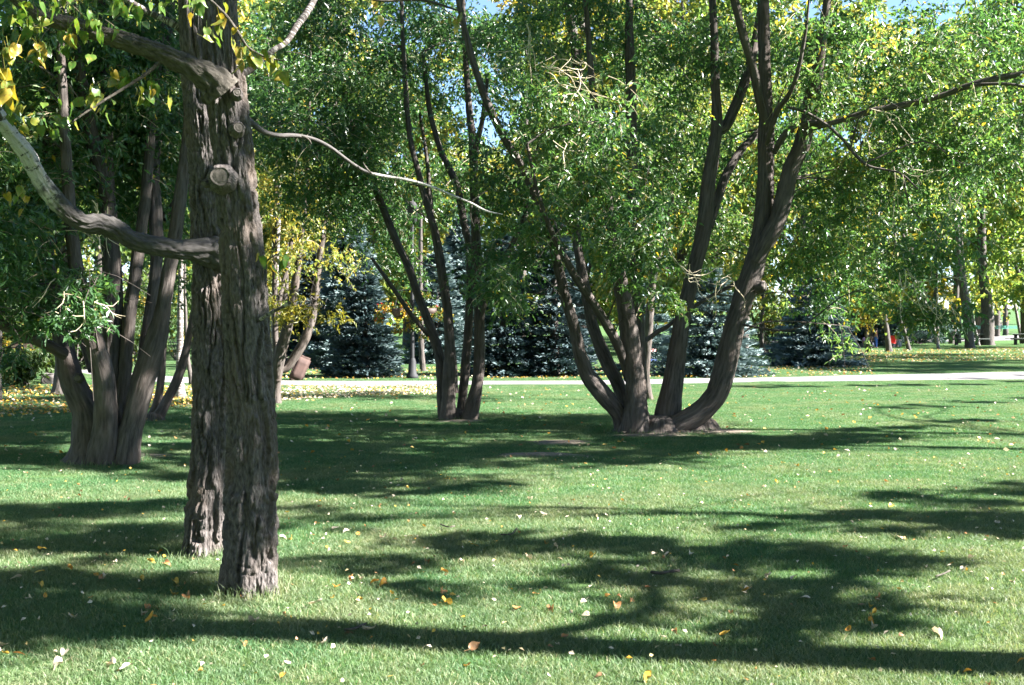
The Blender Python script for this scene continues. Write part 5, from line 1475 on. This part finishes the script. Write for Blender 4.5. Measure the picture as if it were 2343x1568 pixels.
# bench in the shade
pbn = at(52, 850, 29.0)
be = thing('park_bench', 'brown wooden bench in front of the dark shrubs at far left', 'bench', loc=(pbn[0], 29.0, float(terr(pbn[0], 29.0))))
be.rotation_euler = (0, 0, R(12))
for k in range(3):
    V, Fs = box(0, -0.22 + 0.15 * k, 0.44, 1.5, 0.13, 0.035)
    one('seat_slat', [(V, Fs)], 'brown_wood', be)
for k in range(2):
    V, Fs = box(0, 0.26 + 0.03 * k, 0.62 + 0.17 * k, 1.5, 0.03, 0.14)
    one('back_slat', [(V, Fs)], 'brown_wood', be)
for sx in (-0.6, 0.6):
    one('leg', [box(sx, -0.2, 0.21, 0.06, 0.06, 0.42), box(sx, 0.22, 0.42, 0.06, 0.05, 0.84), box(sx, 0.0, 0.40, 0.06, 0.46, 0.05)], 'black_iron', be)

# picnic tables
def picnic_table(label, u, v, rz, seed):
    p = gnd(u, v)
    t = thing('picnic_table', label, 'picnic table', 'picnic tables under the far trees', (p[0], p[1], float(terr(p[0], p[1]))))
    t.rotation_euler = (0, 0, rz)
    for k in range(5):
        one('table_board', [box(0, -0.34 + 0.17 * k, 0.75, 2.2, 0.155, 0.045)], 'grey_wood', t)
    for s in (-1, 1):
        for k in range(2):
            one('seat_board', [box(0, s * (0.72 + 0.16 * k), 0.45, 2.2, 0.145, 0.045)], 'grey_wood', t)
    for sx in (-0.72, 0.72):
        one('pedestal', [box(sx, 0, 0.36, 0.17, 0.17, 0.72), box(sx, 0, 0.40, 0.08, 1.72, 0.07), box(sx, 0, 0.69, 0.08, 0.8, 0.07), box(sx, 0, 0.03, 0.3, 0.5, 0.06)], 'black_iron', t)
picnic_table('picnic table half hidden behind the thick leaning trunk', 2211, 791, R(8), 1)
picnic_table('picnic table at the right edge with a black pedestal', 2348, 790, R(-4), 2)

# green netting on posts
nf = thing('net_fence', 'bright green plastic netting strung between posts beyond the tall trunks', 'fence')
A_, B_ = np.array([38.5, 103.0]), np.array([54.0, 110.0])
for k in range(5):
    q = A_ + (B_ - A_) * k / 4
    one('post', [box(q[0], q[1], float(terr(*q)) + 0.62, 0.07, 0.07, 1.24)], 'black_iron', nf)
def net_panel():
    sh = []
    d = (B_ - A_); L_ = np.linalg.norm(d); ang = math.atan2(d[1], d[0])
    c = (A_ + B_) / 2
    z0 = float(terr(*c))
    for k in range(4):
        sh.append(box(c[0], c[1], z0 + 0.92 + 0.08 * k, L_, 0.02, 0.035, ang))
    for k in range(90):
        q = A_ + d * (k + 0.5) / 90
        sh.append(box(q[0], q[1] + 0.003, z0 + 1.04, 0.05, 0.016, 0.26, ang))
    return sh
one('netting', net_panel(), 'net_green', nf)['kind'] = 'stuff'

# ------------------------------------------------------------------ people (all far off)
def skin_mat(n, c):
    if n not in M:
        M[n] = flat_mat(n, c, 0.7, 0.1, 20)
    return M[n]
def skin_part(name, parent, joints, edges, mat, root):
    m = bpy.data.meshes.new(name)
    keys = list(joints)
    m.from_pydata([joints[k][:3] for k in keys], [(keys.index(a), keys.index(b)) for a, b in edges], [])
    m.materials.append(mat)
    o = link(name, m, parent)
    md = o.modifiers.new('skin', 'SKIN')
    sv = m.skin_vertices[0].data if m.skin_vertices else None
    if sv is None:
        bpy.context.view_layer.objects.active = o
        m.skin_vertices.new() if hasattr(m.skin_vertices, 'new') else None
        sv = m.skin_vertices[0].data
    for k, s in zip(keys, sv):
        r = joints[k][3]
        s.radius = (r, r)
        s.use_root = (k == root)
    sd2 = o.modifiers.new('smooth', 'SUBSURF')
    sd2.levels = sd2.render_levels = 2
    return o
def person(label, x, y, rz, pose, shirt, trousers, hair=(0.04, 0.025, 0.02), s=1.0, cap=None):
    t = thing('person', label, 'person', None, (x, y, float(terr(x, y))))
    t.rotation_euler = (0, 0, rz)
    t.scale = (s, s, s)
    J = {}
    if pose == 'stand':
        J = dict(pel=(0, 0, .95, .13), wai=(0, 0, 1.12, .115), che=(0, 0, 1.34, .14), nk=(0, 0, 1.50, .055), hd=(0, -.02, 1.62, .095), tp=(0, -.01, 1.71, .07))
        for n_, q in (('l', 1), ('r', -1)):
            J['hip' + n_] = (q * .09, 0, .90, .09); J['kn' + n_] = (q * .11, -.03 - .05 * q, .50, .06); J['an' + n_] = (q * .11, .02 * q, .09, .042); J['ft' + n_] = (q * .12, -.13 + .02 * q, .035, .035)
            J['sh' + n_] = (q * .18, 0, 1.42, .06); J['el' + n_] = (q * .24, .02, 1.14, .042); J['wr' + n_] = (q * .25, -.08, .90, .03); J['ha' + n_] = (q * .25, -.10, .80, .034)
    else:
        J = dict(pel=(0, 0, .13, .14), wai=(0, -.02, .28, .12), che=(0, -.06, .50, .14), nk=(0, -.10, .66, .055), hd=(0, -.14, .78, .095), tp=(0, -.13, .87, .07))
        for n_, q in (('l', 1), ('r', -1)):
            J['hip' + n_] = (q * .10, -.03, .13, .09); J['kn' + n_] = (q * .16, -.36, .42, .062); J['an' + n_] = (q * .14, -.56, .08, .042); J['ft' + n_] = (q * .14, -.68, .04, .035)
            J['sh' + n_] = (q * .18, -.07, .58, .058); J['el' + n_] = (q * .25, -.20, .40, .042); J['wr' + n_] = (q * .14, -.38, .46, .03); J['ha' + n_] = (q * .08, -.44, .44, .034)
    E = [('pel', 'wai'), ('wai', 'che'), ('che', 'nk'), ('nk', 'hd'), ('hd', 'tp')]
    for n_ in 'lr':
        E += [('pel', 'hip' + n_), ('hip' + n_, 'kn' + n_), ('kn' + n_, 'an' + n_), ('an' + n_, 'ft' + n_), ('che', 'sh' + n_), ('sh' + n_, 'el' + n_), ('el' + n_, 'wr' + n_), ('wr' + n_, 'ha' + n_)]
    skin_part('body', t, J, E, skin_mat('skin', (0.48, 0.30, 0.22)), 'pel')
    g = 1.16
    sub = lambda ks, gr=g: {k: (*J[k][:3], J[k][3] * gr) for k in ks}
    a = {}
    a.update(sub(['pel', 'wai', 'che']))
    Es = [('pel', 'wai'), ('wai', 'che')]
    for n_ in 'lr':
        a.update(sub(['sh' + n_, 'el' + n_], 1.3)); Es += [('che', 'sh' + n_), ('sh' + n_, 'el' + n_)]
    skin_part('shirt', t, a, Es, skin_mat('cloth_%02d%02d%02d' % tuple(int(99 * c) for c in shirt), shirt), 'wai')
    a = sub(['pel'], 1.22)
    Es = []
    for n_ in 'lr':
        a.update(sub(['hip' + n_, 'kn' + n_, 'an' + n_], 1.28)); Es += [('pel', 'hip' + n_), ('hip' + n_, 'kn' + n_), ('kn' + n_, 'an' + n_)]
    skin_part('trousers', t, a, Es, skin_mat('cloth_%02d%02d%02d' % tuple(int(99 * c) for c in trousers), trousers), 'pel')
    h = J['hd']
    a = Acc()
    V, Fs = lathe([(0.0, .13), (0.07, .115), (0.105, .06), (0.112, 0.0), (0.10, -.05), (0.085, -.08)], 16)
    V = V * [0.98, 1.08, 1.0] + [h[0], h[1] + 0.022, h[2] + 0.02]
    a.add(V, Fs)
    link('hair', a.mesh('hair', skin_mat('hair_%02d' % int(99 * hair[0]), hair), smooth=True), t)
    return t
def px(u, Y):
    return (u - CU) / F * Y
person('person in a pink top and blue trousers sitting on the grass behind the large willow', px(1490, 46), 46, R(200), 'sit', (0.62, 0.28, 0.26), (0.10, 0.16, 0.42), s=0.95)
person('person in red shirt and blue jeans standing on the sunny field at far right', px(2302, 158), 158, R(150), 'stand', (0.50, 0.09, 0.10), (0.10, 0.18, 0.40))
person('person in dark clothes standing beside the one in the red shirt', px(2288, 156), 156, R(190), 'stand', (0.03, 0.03, 0.04), (0.03, 0.035, 0.05))
person('person in purple sitting in the shade right of the wide blue spruce', px(1978, 70), 70, R(30), 'sit', (0.26, 0.14, 0.36), (0.08, 0.09, 0.14))
person('person in blue sitting in the shade next to the one in purple', px(1993, 70.5), 70.5, R(-20), 'sit', (0.05, 0.08, 0.42), (0.05, 0.06, 0.12))
person('small person in salmon top and bright blue shorts standing by the seated group', px(2004, 70), 70, R(80), 'stand', (0.55, 0.20, 0.16), (0.06, 0.14, 0.52), s=0.68)
person('person in white sitting in the shade right of the red folding chair', px(2053, 72), 72, R(-30), 'sit', (0.62, 0.64, 0.66), (0.20, 0.21, 0.24))
ch = thing('folding_chair', 'bright red folding chair beside the dark leaning trunk', 'chair', loc=(px(2039, 69), 69, float(terr(px(2039, 69), 69))))
ch.rotation_euler = (0, 0, R(-35))
ch.scale = (0.8, 0.8, 0.8)
M['red_canvas'] = flat_mat('red_canvas', (0.62, 0.03, 0.025), 0.6, 0.15, 10)
one('seat', [box(0, -0.05, 0.40, 0.50, 0.44, 0.03)], 'red_canvas', ch)
V, Fs = box(0, 0, 0, 0.50, 0.03, 0.55)
ca, sa = math.cos(R(18)), math.sin(R(18))
V = np.stack([V[:, 0], V[:, 1] * ca + V[:, 2] * sa, -V[:, 1] * sa + V[:, 2] * ca], 1) + [0, 0.27, 0.68]
one('backrest', [(V, Fs)], 'red_canvas', ch)
for sx in (-0.24, 0.24):
    one('leg', [tube([[sx, -0.25, 0, 0.014], [sx, 0.0, 0.30, 0.014], [sx, 0.33, 0.92, 0.014]], 6, 0.3)[:2], tube([[sx, 0.22, 0, 0.014], [sx, -0.02, 0.22, 0.014], [sx, -0.25, 0.42, 0.014]], 6, 0.3)[:2]], 'black_iron', ch)

# ------------------------------------------------------------------ leaves lying on the lawn
M['fall'] = leaf_mat('fallen_leaf_blade', [(0.0, (0.62, 0.54, 0.44)), (0.22, (0.60, 0.50, 0.40)), (0.36, (0.60, 0.40, 0.07)), (0.55, (0.52, 0.29, 0.04)), (0.66, (0.40, 0.18, 0.05)), (0.8, (0.27, 0.15, 0.08)), (1.0, (0.14, 0.09, 0.06))], (1.1, 1.0, 0.8), 0.2, 0.5, 0.3, spots=(0.20, 0.13, 0.08))
KT = {'white': 0.06, 'pale': 0.17, 'yellow': 0.40, 'orange': 0.58, 'tan': 0.72, 'brown': 0.84}
FALL = {}
for kq, tv in KT.items():
    FALL[kq] = []
    for k in range(5):
        m = poplar_leaf(900 + 17 * k + int(100 * tv), tv, curl=(0.35, 0.8, 0.2, 1.1, -0.6)[k], fold=(0.35, 0.7, 0.2, 0.9, 0.5)[k], L=0.080, W=0.062, mat='fall')
        # tame the spread of colour inside one leaf
        a_ = m.attributes['tint'].data
        q = np.zeros(len(a_), np.float32); a_.foreach_get('value', q)
        a_.foreach_set('value', np.clip(tv + (q - tv) * 0.5, 0, 1).astype(np.float32))
        m.name = 'fallen_leaf'
        FALL[kq].append(m)
lr = np.random.default_rng(99)
def fallen(p, kind, size, label, group='fallen leaves lying on the lawn', tilt=0.33):
    o = bpy.data.objects.new('fallen_leaf', FALL[kind][int(lr.integers(5))])
    COL.objects.link(o)
    o.location = (p[0], p[1], float(terr(p[0], p[1])) + 0.022 + 0.008 * size)
    o.rotation_euler = (lr.normal() * tilt, lr.normal() * tilt * 0.8, lr.random() * 6.283)
    o.scale = (size * 0.86,) * 3
    return tag(o, label, 'leaf', group)
named = [
 (708, 1393, 'white', 1.15, 'whitish upturned leaf on sunlit grass right of the nearest trunk foot'), (740, 1481, 'white', 1.15, 'whitish leaf at the lower edge of the long trunk shadow, left of centre'),
 (830, 1451, 'pale', 1.15, 'curled greyish leaf with a stick inside the long trunk shadow'), (806, 1458, 'brown', 0.9, 'dark brown leaf next to the curled greyish one in the trunk shadow'),
 (583, 1432, 'pale', 1.15, 'ragged pale leaf at the upper edge of the long shadow below the nearest trunk'), (770, 1352, 'orange', 0.95, 'single orange leaf in half shade right of the nearest trunk'),
 (864, 1338, 'orange', 0.9, 'left one of the touching pair of orange leaves'), (884, 1343, 'orange', 0.95, 'right one of the touching pair of orange leaves'),
 (1010, 1313, 'orange', 1.05, 'crumpled orange leaf on the shadow edge below the big shade blot'), (1018, 1388, 'yellow', 1.2, 'brightest big yellow leaf on sunlit grass below centre'), (1012, 1358, 'tan', 0.9, 'tan leaf just above the brightest yellow leaf'),
 (824, 1330, 'white', 0.85, 'small round whitish leaf above the pair of orange leaves'), (806, 1329, 'tan', 0.7, 'tan leaf touching the small round whitish one'),
 (143, 1532, 'white', 1.15, 'largest whitish leaf in the sunlit lower left corner'), (150, 1503, 'white', 0.75, 'small whitish leaf above the largest one in the lower left corner'), (262, 1533, 'white', 1.0, 'left one of two whitish leaves side by side near the bottom left'), (300, 1536, 'white', 0.95, 'right one of two whitish leaves side by side near the bottom left'),
 (333, 1438, 'orange', 1.1, 'orange leaf lying in deep shade at the lower left'), (326, 1414, 'pale', 0.8, 'pale leaf standing just above the orange leaf in deep shade'), (165, 1427, 'pale', 0.9, 'narrow pale leaf in deep shade at the lower left'), (335, 1397, 'tan', 0.7, 'tan leaf at the edge of the sun strip below the nearest trunk'),
 (12, 1490, 'white', 1.0, 'whitish leaf cut by the left edge of the picture'), (30, 1507, 'tan', 0.8, 'tan leaf near the lower left edge'),
 (2135, 1459, 'white', 1.15, 'largest whitish leaf in the sunlit lower right'), (2055, 1238, 'white', 0.9, 'white leaf on sunlit grass between the two right-hand shadows'), (2066, 1240, 'orange', 0.6, 'small orange leaf touching the white one between the shadows'),
 (1760, 1325, 'pale', 1.0, 'left one of two pale leaves in the sun spot inside the right shade'), (1820, 1326, 'white', 0.9, 'right one of two pale leaves in the sun spot inside the right shade'),
 (1500, 1273, 'white', 0.8, 'white leaf at the left end of a row under the big shade blot'), (1530, 1272, 'pale', 0.9, 'crinkled pale leaf in the row under the big shade blot'), (1579, 1272, 'pale', 0.75, 'round pale leaf at the right end of the row under the big shade blot'),
 (1205, 1281, 'pale', 1.0, 'grey pale leaf in the middle of the big shade blot'), (1268, 1257, 'pale', 0.9, 'pale upright leaf in the upper part of the big shade blot'), (1250, 1250, 'orange', 0.7, 'orange-brown leaf beside the pale upright one in the shade blot'), (1094, 1257, 'yellow', 0.85, 'yellow leaf in the left part of the big shade blot'), (1357, 1276, 'yellow', 0.8, 'yellow leaf in the right part of the big shade blot'), (1055, 1290, 'pale', 0.7, 'pale leaf at the lower left of the big shade blot'), (975, 1291, 'tan', 0.7, 'tan leaf below the left end of the big shade blot'),
 (1185, 1190, 'white', 0.85, 'left one of three white leaves in a row on the sunlit centre'), (1250, 1188, 'white', 1.0, 'middle and largest of three white leaves in a row on the sunlit centre'), (1363, 1190, 'white', 0.8, 'right one of three white leaves in a row on the sunlit centre'), (1213, 1149, 'white', 0.9, 'white leaf a step behind the row of three white leaves'),
 (1702, 1360, 'orange', 1.0, 'orange-brown leaf in the lower right shade'), (1714, 1356, 'pale', 0.8, 'pale leaf touching the orange-brown one in the lower right shade'), (1853, 1378, 'pale', 0.8, 'narrow white leaf in the right shade near the limb shadow'), (1647, 1464, 'yellow', 0.85, 'yellow leaf at the upper edge of the trunk shadow, right of centre'), (2003, 1413, 'yellow', 0.85, 'yellow leaf on sunlit grass right of the limb shadow'), (1986, 1432, 'orange', 0.75, 'orange leaf just below the yellow one right of the limb shadow'), (1996, 1440, 'pale', 0.8, 'pale leaf below the orange one right of the limb shadow'), (1617, 1378, 'yellow', 0.7, 'yellow leaf in the small shade right of centre'),
 (2225, 1285, 'white', 0.85, 'whitish curled leaf on sunlit grass near the right edge'), (2207, 1311, 'white', 0.85, 'flat whitish leaf below the curled one near the right edge'), (2320, 1343, 'white', 0.8, 'whitish leaf beside the right edge of the picture'), (2012, 1378, 'tan', 0.8, 'tan folded leaf on the sunlit grass at right'),
 (1180, 1402, 'tan', 0.9, 'curled tan leaf on sunlit grass below centre'), (1262, 1397, 'tan', 0.8, 'tan leaf right of the curled tan one below centre'), (1348, 1412, 'pale', 0.7, 'small round pale leaf with a dark side below centre'), (1408, 1391, 'tan', 0.9, 'reddish tan leaf in the thin shade right of below centre'), (1446, 1377, 'tan', 0.7, 'curled tan strip-like leaf right of the reddish tan one'),
 (395, 1370, 'yellow', 1.0, 'bright yellow leaf left of the nearest trunk foot'), (428, 1374, 'tan', 0.85, 'tan leaf between the bright yellow leaf and the nearest trunk foot'), (560, 1375, 'tan', 0.75, 'tan leaf lying against the foot of the nearest trunk'), (345, 1272, 'white', 0.85, 'white leaf in front of the second trunk foot'), (372, 1271, 'orange', 0.6, 'small reddish leaf in front of the second trunk foot'), (90, 1268, 'yellow', 0.9, 'yellow leaf pair-like on sun strip at the left'), (155, 1311, 'orange', 0.85, 'orange-tan leaf on the sun strip at the left'), (82, 1322, 'yellow', 0.9, 'dull yellow leaf in shade near the left edge'), (48, 1333, 'pale', 0.95, 'whitish leaf in shade near the left edge'), (447, 1322, 'white', 0.9, 'whitish leaf in shade left of the nearest trunk foot'), (398, 1342, 'yellow', 0.8, 'yellow leaf in shade left of the nearest trunk foot'), (320, 1336, 'yellow', 0.85, 'mustard yellow leaf in shade at the left'), (236, 1336, 'tan', 0.85, 'tan leaf under a grey one in shade at the left'), (242, 1328, 'pale', 0.7, 'grey leaf lying on a tan one in shade at the left'), (376, 1300, 'tan', 0.85, 'tan leaf on the sun strip left of the two trunks'), (350, 1298, 'yellow', 0.8, 'yellow leaf on the sun strip left of the two trunks'), (262, 1303, 'white', 0.6, 'small white leaf on the sun strip at the left'),
 (1490, 1563, 'yellow', 1.2, 'pale yellow leaf cut by the bottom edge right of centre'), (1075, 1498, 'brown', 0.9, 'dark brown leaf in the middle of the long trunk shadow'), (2327, 1530, 'orange', 0.7, 'reddish leaf in the trunk shadow by the right edge'), (1773, 1107, 'yellow', 0.85, 'yellow leaf on the wide sunlit strip right of centre'), (1750, 1120, 'white', 0.75, 'white leaf beside the yellow one on the wide sunlit strip'), (2040, 1161, 'yellow', 0.9, 'yellow leaf in the shade at the right edge of the lawn'), (2281, 1200, 'pale', 0.8, 'pale leaf in the shade at the far right of the lawn'),
 (790, 1248, 'yellow', 0.85, 'yellow leaf right of the two trunks on half-shaded grass'), (797, 1220, 'white', 0.8, 'pale bluish leaf right of the two trunks'), (878, 1237, 'white', 0.95, 'large pale leaf left of the big shade blot'), (640, 1235, 'white', 0.95, 'bright white leaf touching the right side of the nearest trunk'), (667, 1238, 'yellow', 0.8, 'yellow upright leaf close right of the nearest trunk'), (660, 1228, 'white', 0.6, 'small white leaf close right of the nearest trunk'), (1027, 1100, 'yellow', 0.9, 'yellow leaf at the edge of the dark lawn, centre'), (760, 1218, 'white', 0.7, 'white leaf at the shade edge right of the trunks'),
 (1930, 1262, 'tan', 0.7, 'tan leaf on the branch-shaped shadow at right'), (1475, 1350, 'tan', 0.6, 'tan leaf near the fallen stick')]
for (u, v, kd, sz, lab) in named:
    fallen(gnd(u, v), kd, sz, lab)
rest = []
while len(rest) < 205:
    Y_ = 5.0 + 9.5 * lr.random() ** 1.1
    u_ = lr.random() * 2342
    if lr.random() > (0.95 if u_ < 1000 else 0.6):
        continue
    rest.append(gnd(u_, HV + 4320 / Y_))
kinds = ['white', 'pale', 'pale', 'yellow', 'orange', 'tan', 'tan', 'brown']
for p in rest:
    kd = kinds[int(lr.integers(len(kinds)))]
    zone = ('in front of' if p[1] < 6.6 else 'beside' if p[1] < 8.8 else 'beyond') + (' and left of' if p[0] < -0.235 * p[1] else ' and just right of' if p[0] < 0.06 * p[1] else ' and far right of') + ' the nearest trunk'
    fallen(p, kd, 0.3 + 0.35 * lr.random(), 'small scattered %s leaf %s' % (kd, zone), 'small scattered %s leaves %s' % (kd, zone))
# farther leaf litter: more than anyone could count
def litter(name, label, fn, n, seed, tints, L=0.075):
    rg = np.random.default_rng(seed)
    P = fn(rg, n)
    P = P[~on_path(P[:, 0], P[:, 1], -0.05) | (rg.random(len(P)) < 0.02)]
    n = len(P)
    p = np.c_[P, terr(P[:, 0], P[:, 1]) + 0.038 + 0.015 * rg.random(n)]
    a_ = rg.random(n) * 6.283
    d = np.stack([np.cos(a_), np.sin(a_), 0.35 * rg.normal(size=n)], 1)
    V, Fq, T = leaf_faces(rg, p, d, L * (0.5 + 0.7 * rg.random(n)), 0.75 * L * (0.6 + 0.6 * rg.random(n)), np.clip(rg.choice(tints, n) + 0.05 * rg.normal(size=n), 0, 1), 1.3)
    link(name, mesh(name, V, Fq, M['fall'], {'tint': T}), kind='stuff', label=label, cat='leaf litter')
def quad(uv):
    Q = [gnd(*q)[:2] for q in uv]
    def f(rg, n):
        s, t = rg.random((n, 1)), rg.random((n, 1))
        return (Q[0] * (1 - s) + Q[1] * s) * (1 - t) + (Q[3] * (1 - s) + Q[2] * s) * t
    return f
litter('leaf_litter', 'carpet of yellow fallen leaves on the sunlit grass before the path, left of centre', quad([(600, 922), (1000, 905), (1010, 884), (600, 886)]), 1700, 1, [0.2, 0.12, 0.28, 0.05, 0.34])
litter('leaf_litter', 'carpet of yellow fallen leaves on the grass at the far left', quad([(-60, 962), (460, 935), (460, 888), (-60, 893)]), 2200, 2, [0.36, 0.40, 0.5, 0.2, 0.7])
litter('leaf_litter', 'drift of tan and yellow fallen leaves under the tall far trunks at right', quad([(1940, 832), (2500, 824), (2500, 795), (1960, 803)]), 2600, 3, [0.36, 0.6, 0.7, 0.15, 0.25], 0.09)
litter('leaf_litter', 'thinly scattered fallen leaves over the middle of the lawn', quad([(-200, 1050), (2550, 1050), (2550, 884), (-200, 890)]), 800, 4, [0.05, 0.17, 0.4, 0.6, 0.75], 0.07)
litter('leaf_fragments', 'tiny pale scraps of dry leaf all over the near lawn', quad([(-300, 1568), (2650, 1568), (2650, 1050), (-300, 1050)]), 900, 6, [0.05, 0.1, 0.17, 0.25, 0.45, 0.72], 0.03)
litter('leaf_litter', 'fallen leaves under the spruces along the far side of the path', quad([(560, 872), (2000, 866), (2000, 838), (560, 846)]), 2200, 5, [0.36, 0.5, 0.7, 0.15], 0.09)

# uncut grass standing round the tree feet
def tufts():
    rg = np.random.default_rng(17)
    Vs, n0 = [], 0
    for (u, v, r, nb) in ((573, 1358, 0.19, 900), (467, 1267, 0.20, 700), (215, 1060, 0.42, 900), (280, 1052, 0.3, 500), (1450, 990, 0.36, 700), (1530, 992, 0.5, 700), (1600, 985, 0.35, 600), (1030, 962, 0.24, 500), (1072, 960, 0.22, 500), (352, 965, 0.25, 300), (1485, 917, 0.14, 250)):
        c = gnd(u, v)
        a_ = rg.random(nb) * 6.283
        q = r * (0.92 + 0.45 * rg.random(nb) ** 2)
        p = np.stack([c[0] + q * np.cos(a_), c[1] + q * np.sin(a_), np.zeros(nb)], 1)
        p[:, 2] = terr(p[:, 0], p[:, 1])
        h = 0.035 + 0.07 * rg.random(nb) ** 2
        l_ = rg.random(nb) * 6.283
        ln = h * (0.2 + 0.7 * rg.random(nb))
        tip = p + np.stack([ln * np.cos(l_), ln * np.sin(l_), h], 1)
        md = p + np.stack([0.3 * ln * np.cos(l_), 0.3 * ln * np.sin(l_), 0.6 * h], 1)
        w_ = rg.random(nb) * 6.283
        wv = np.stack([np.cos(w_), np.sin(w_), np.zeros(nb)], 1) * 0.0024
        Vs.append(np.stack([p - wv, p + wv, md + wv * 0.8, tip, md - wv * 0.8], 1).reshape(-1, 3))
    V = np.concatenate(Vs)
    n = len(V) // 5
    b = np.arange(n) * 5
    tint = np.repeat(np.clip(rg.beta(2, 2.2, n) + (rg.random(n) < 0.12) * 0.5, 0, 1), 5)
    link('grass_tufts', mesh('grass_tufts', V, [np.stack([b, b + 1, b + 2, b + 4], 1), np.stack([b + 4, b + 2, b + 3], 1)], M['blade'], {'tint': tint}), kind='stuff', label='longer uncut grass tufts round the feet of the trees', cat='grass')
tufts()

# fallen sticks
def stick(label, pts, r):
    P = []
    for (u, v) in pts:
        p = gnd(u, v)
        P.append([p[0], p[1], float(terr(p[0], p[1])) + 0.045, r])
    c = np.array(P[0][:3])
    V, Fs, B = tube(P, 8, 0.02, stem_disp(0.002, 20, 60), True)
    a = Acc(); a.add(V, Fs, B)
    tag(link('fallen_stick', a.mesh('fallen_stick', M['limb_bark'], smooth=True)), label, 'stick', 'sticks on the lawn')
stick('longest bare stick with a stub, on shaded grass right of centre', [(1489, 1322), (1510, 1325), (1532, 1321), (1554, 1319)], 0.010)
stick('thin grey stick on sunlit grass in front of the white leaves', [(1008, 1213), (1025, 1219), (1040, 1217)], 0.006)
stick('thin twig at the top of the big shade blot', [(1145, 1236), (1170, 1235), (1182, 1222)], 0.006)
stick('short pale stick on sunlit grass at the right', [(2140, 1337), (2160, 1330), (2172, 1324)], 0.006)
stick('dark stick lying across the long trunk shadow', [(788, 1460), (812, 1456), (836, 1445)], 0.007)
# worn soil near the willows: thin sheets with an uneven rim
def soil_patch(label, u, v, rx, ry, seed):
    c = gnd(u, v)
    rg = np.random.default_rng(seed)
    n = 40
    th = np.linspace(0, 2 * math.pi, n, endpoint=False)
    k = 1 + 0.35 * (fbm(np.stack([np.cos(th) * 2, np.sin(th) * 2, np.full(n, seed)], 1), 3, seed) - 0.5) * 2
    rows = []
    for q in (0.02, 0.5, 1.0):
        x, y = c[0] + rx * q * k * np.cos(th), c[1] + ry * q * k * np.sin(th)
        rows.append(np.stack([x, y, terr(x, y) + 0.03 * (1 - q ** 2) + 0.004], 1))
    V = np.concatenate(rows)
    i = np.arange(2)[:, None] * n
    j = np.arange(n)[None, :]
    Fq = np.stack([i + j, i + (j + 1) % n, i + n + (j + 1) % n, i + n + j], 2).reshape(-1, 4)
    link('soil_patch', mesh('soil_patch', V, Fq, M['soil'], smooth=True), kind='structure')
soil_patch('', 1235, 1042, 0.7, 0.35, 1)
soil_patch('', 1290, 1012, 0.55, 0.3, 2)
soil_patch('', 1620, 990, 0.8, 0.5, 3)
soil_patch('', 1500, 998, 0.8, 0.35, 4)
soil_patch('', 300, 1046, 0.6, 0.3, 5)
soil_patch('', 1050, 966, 0.5, 0.35, 6)
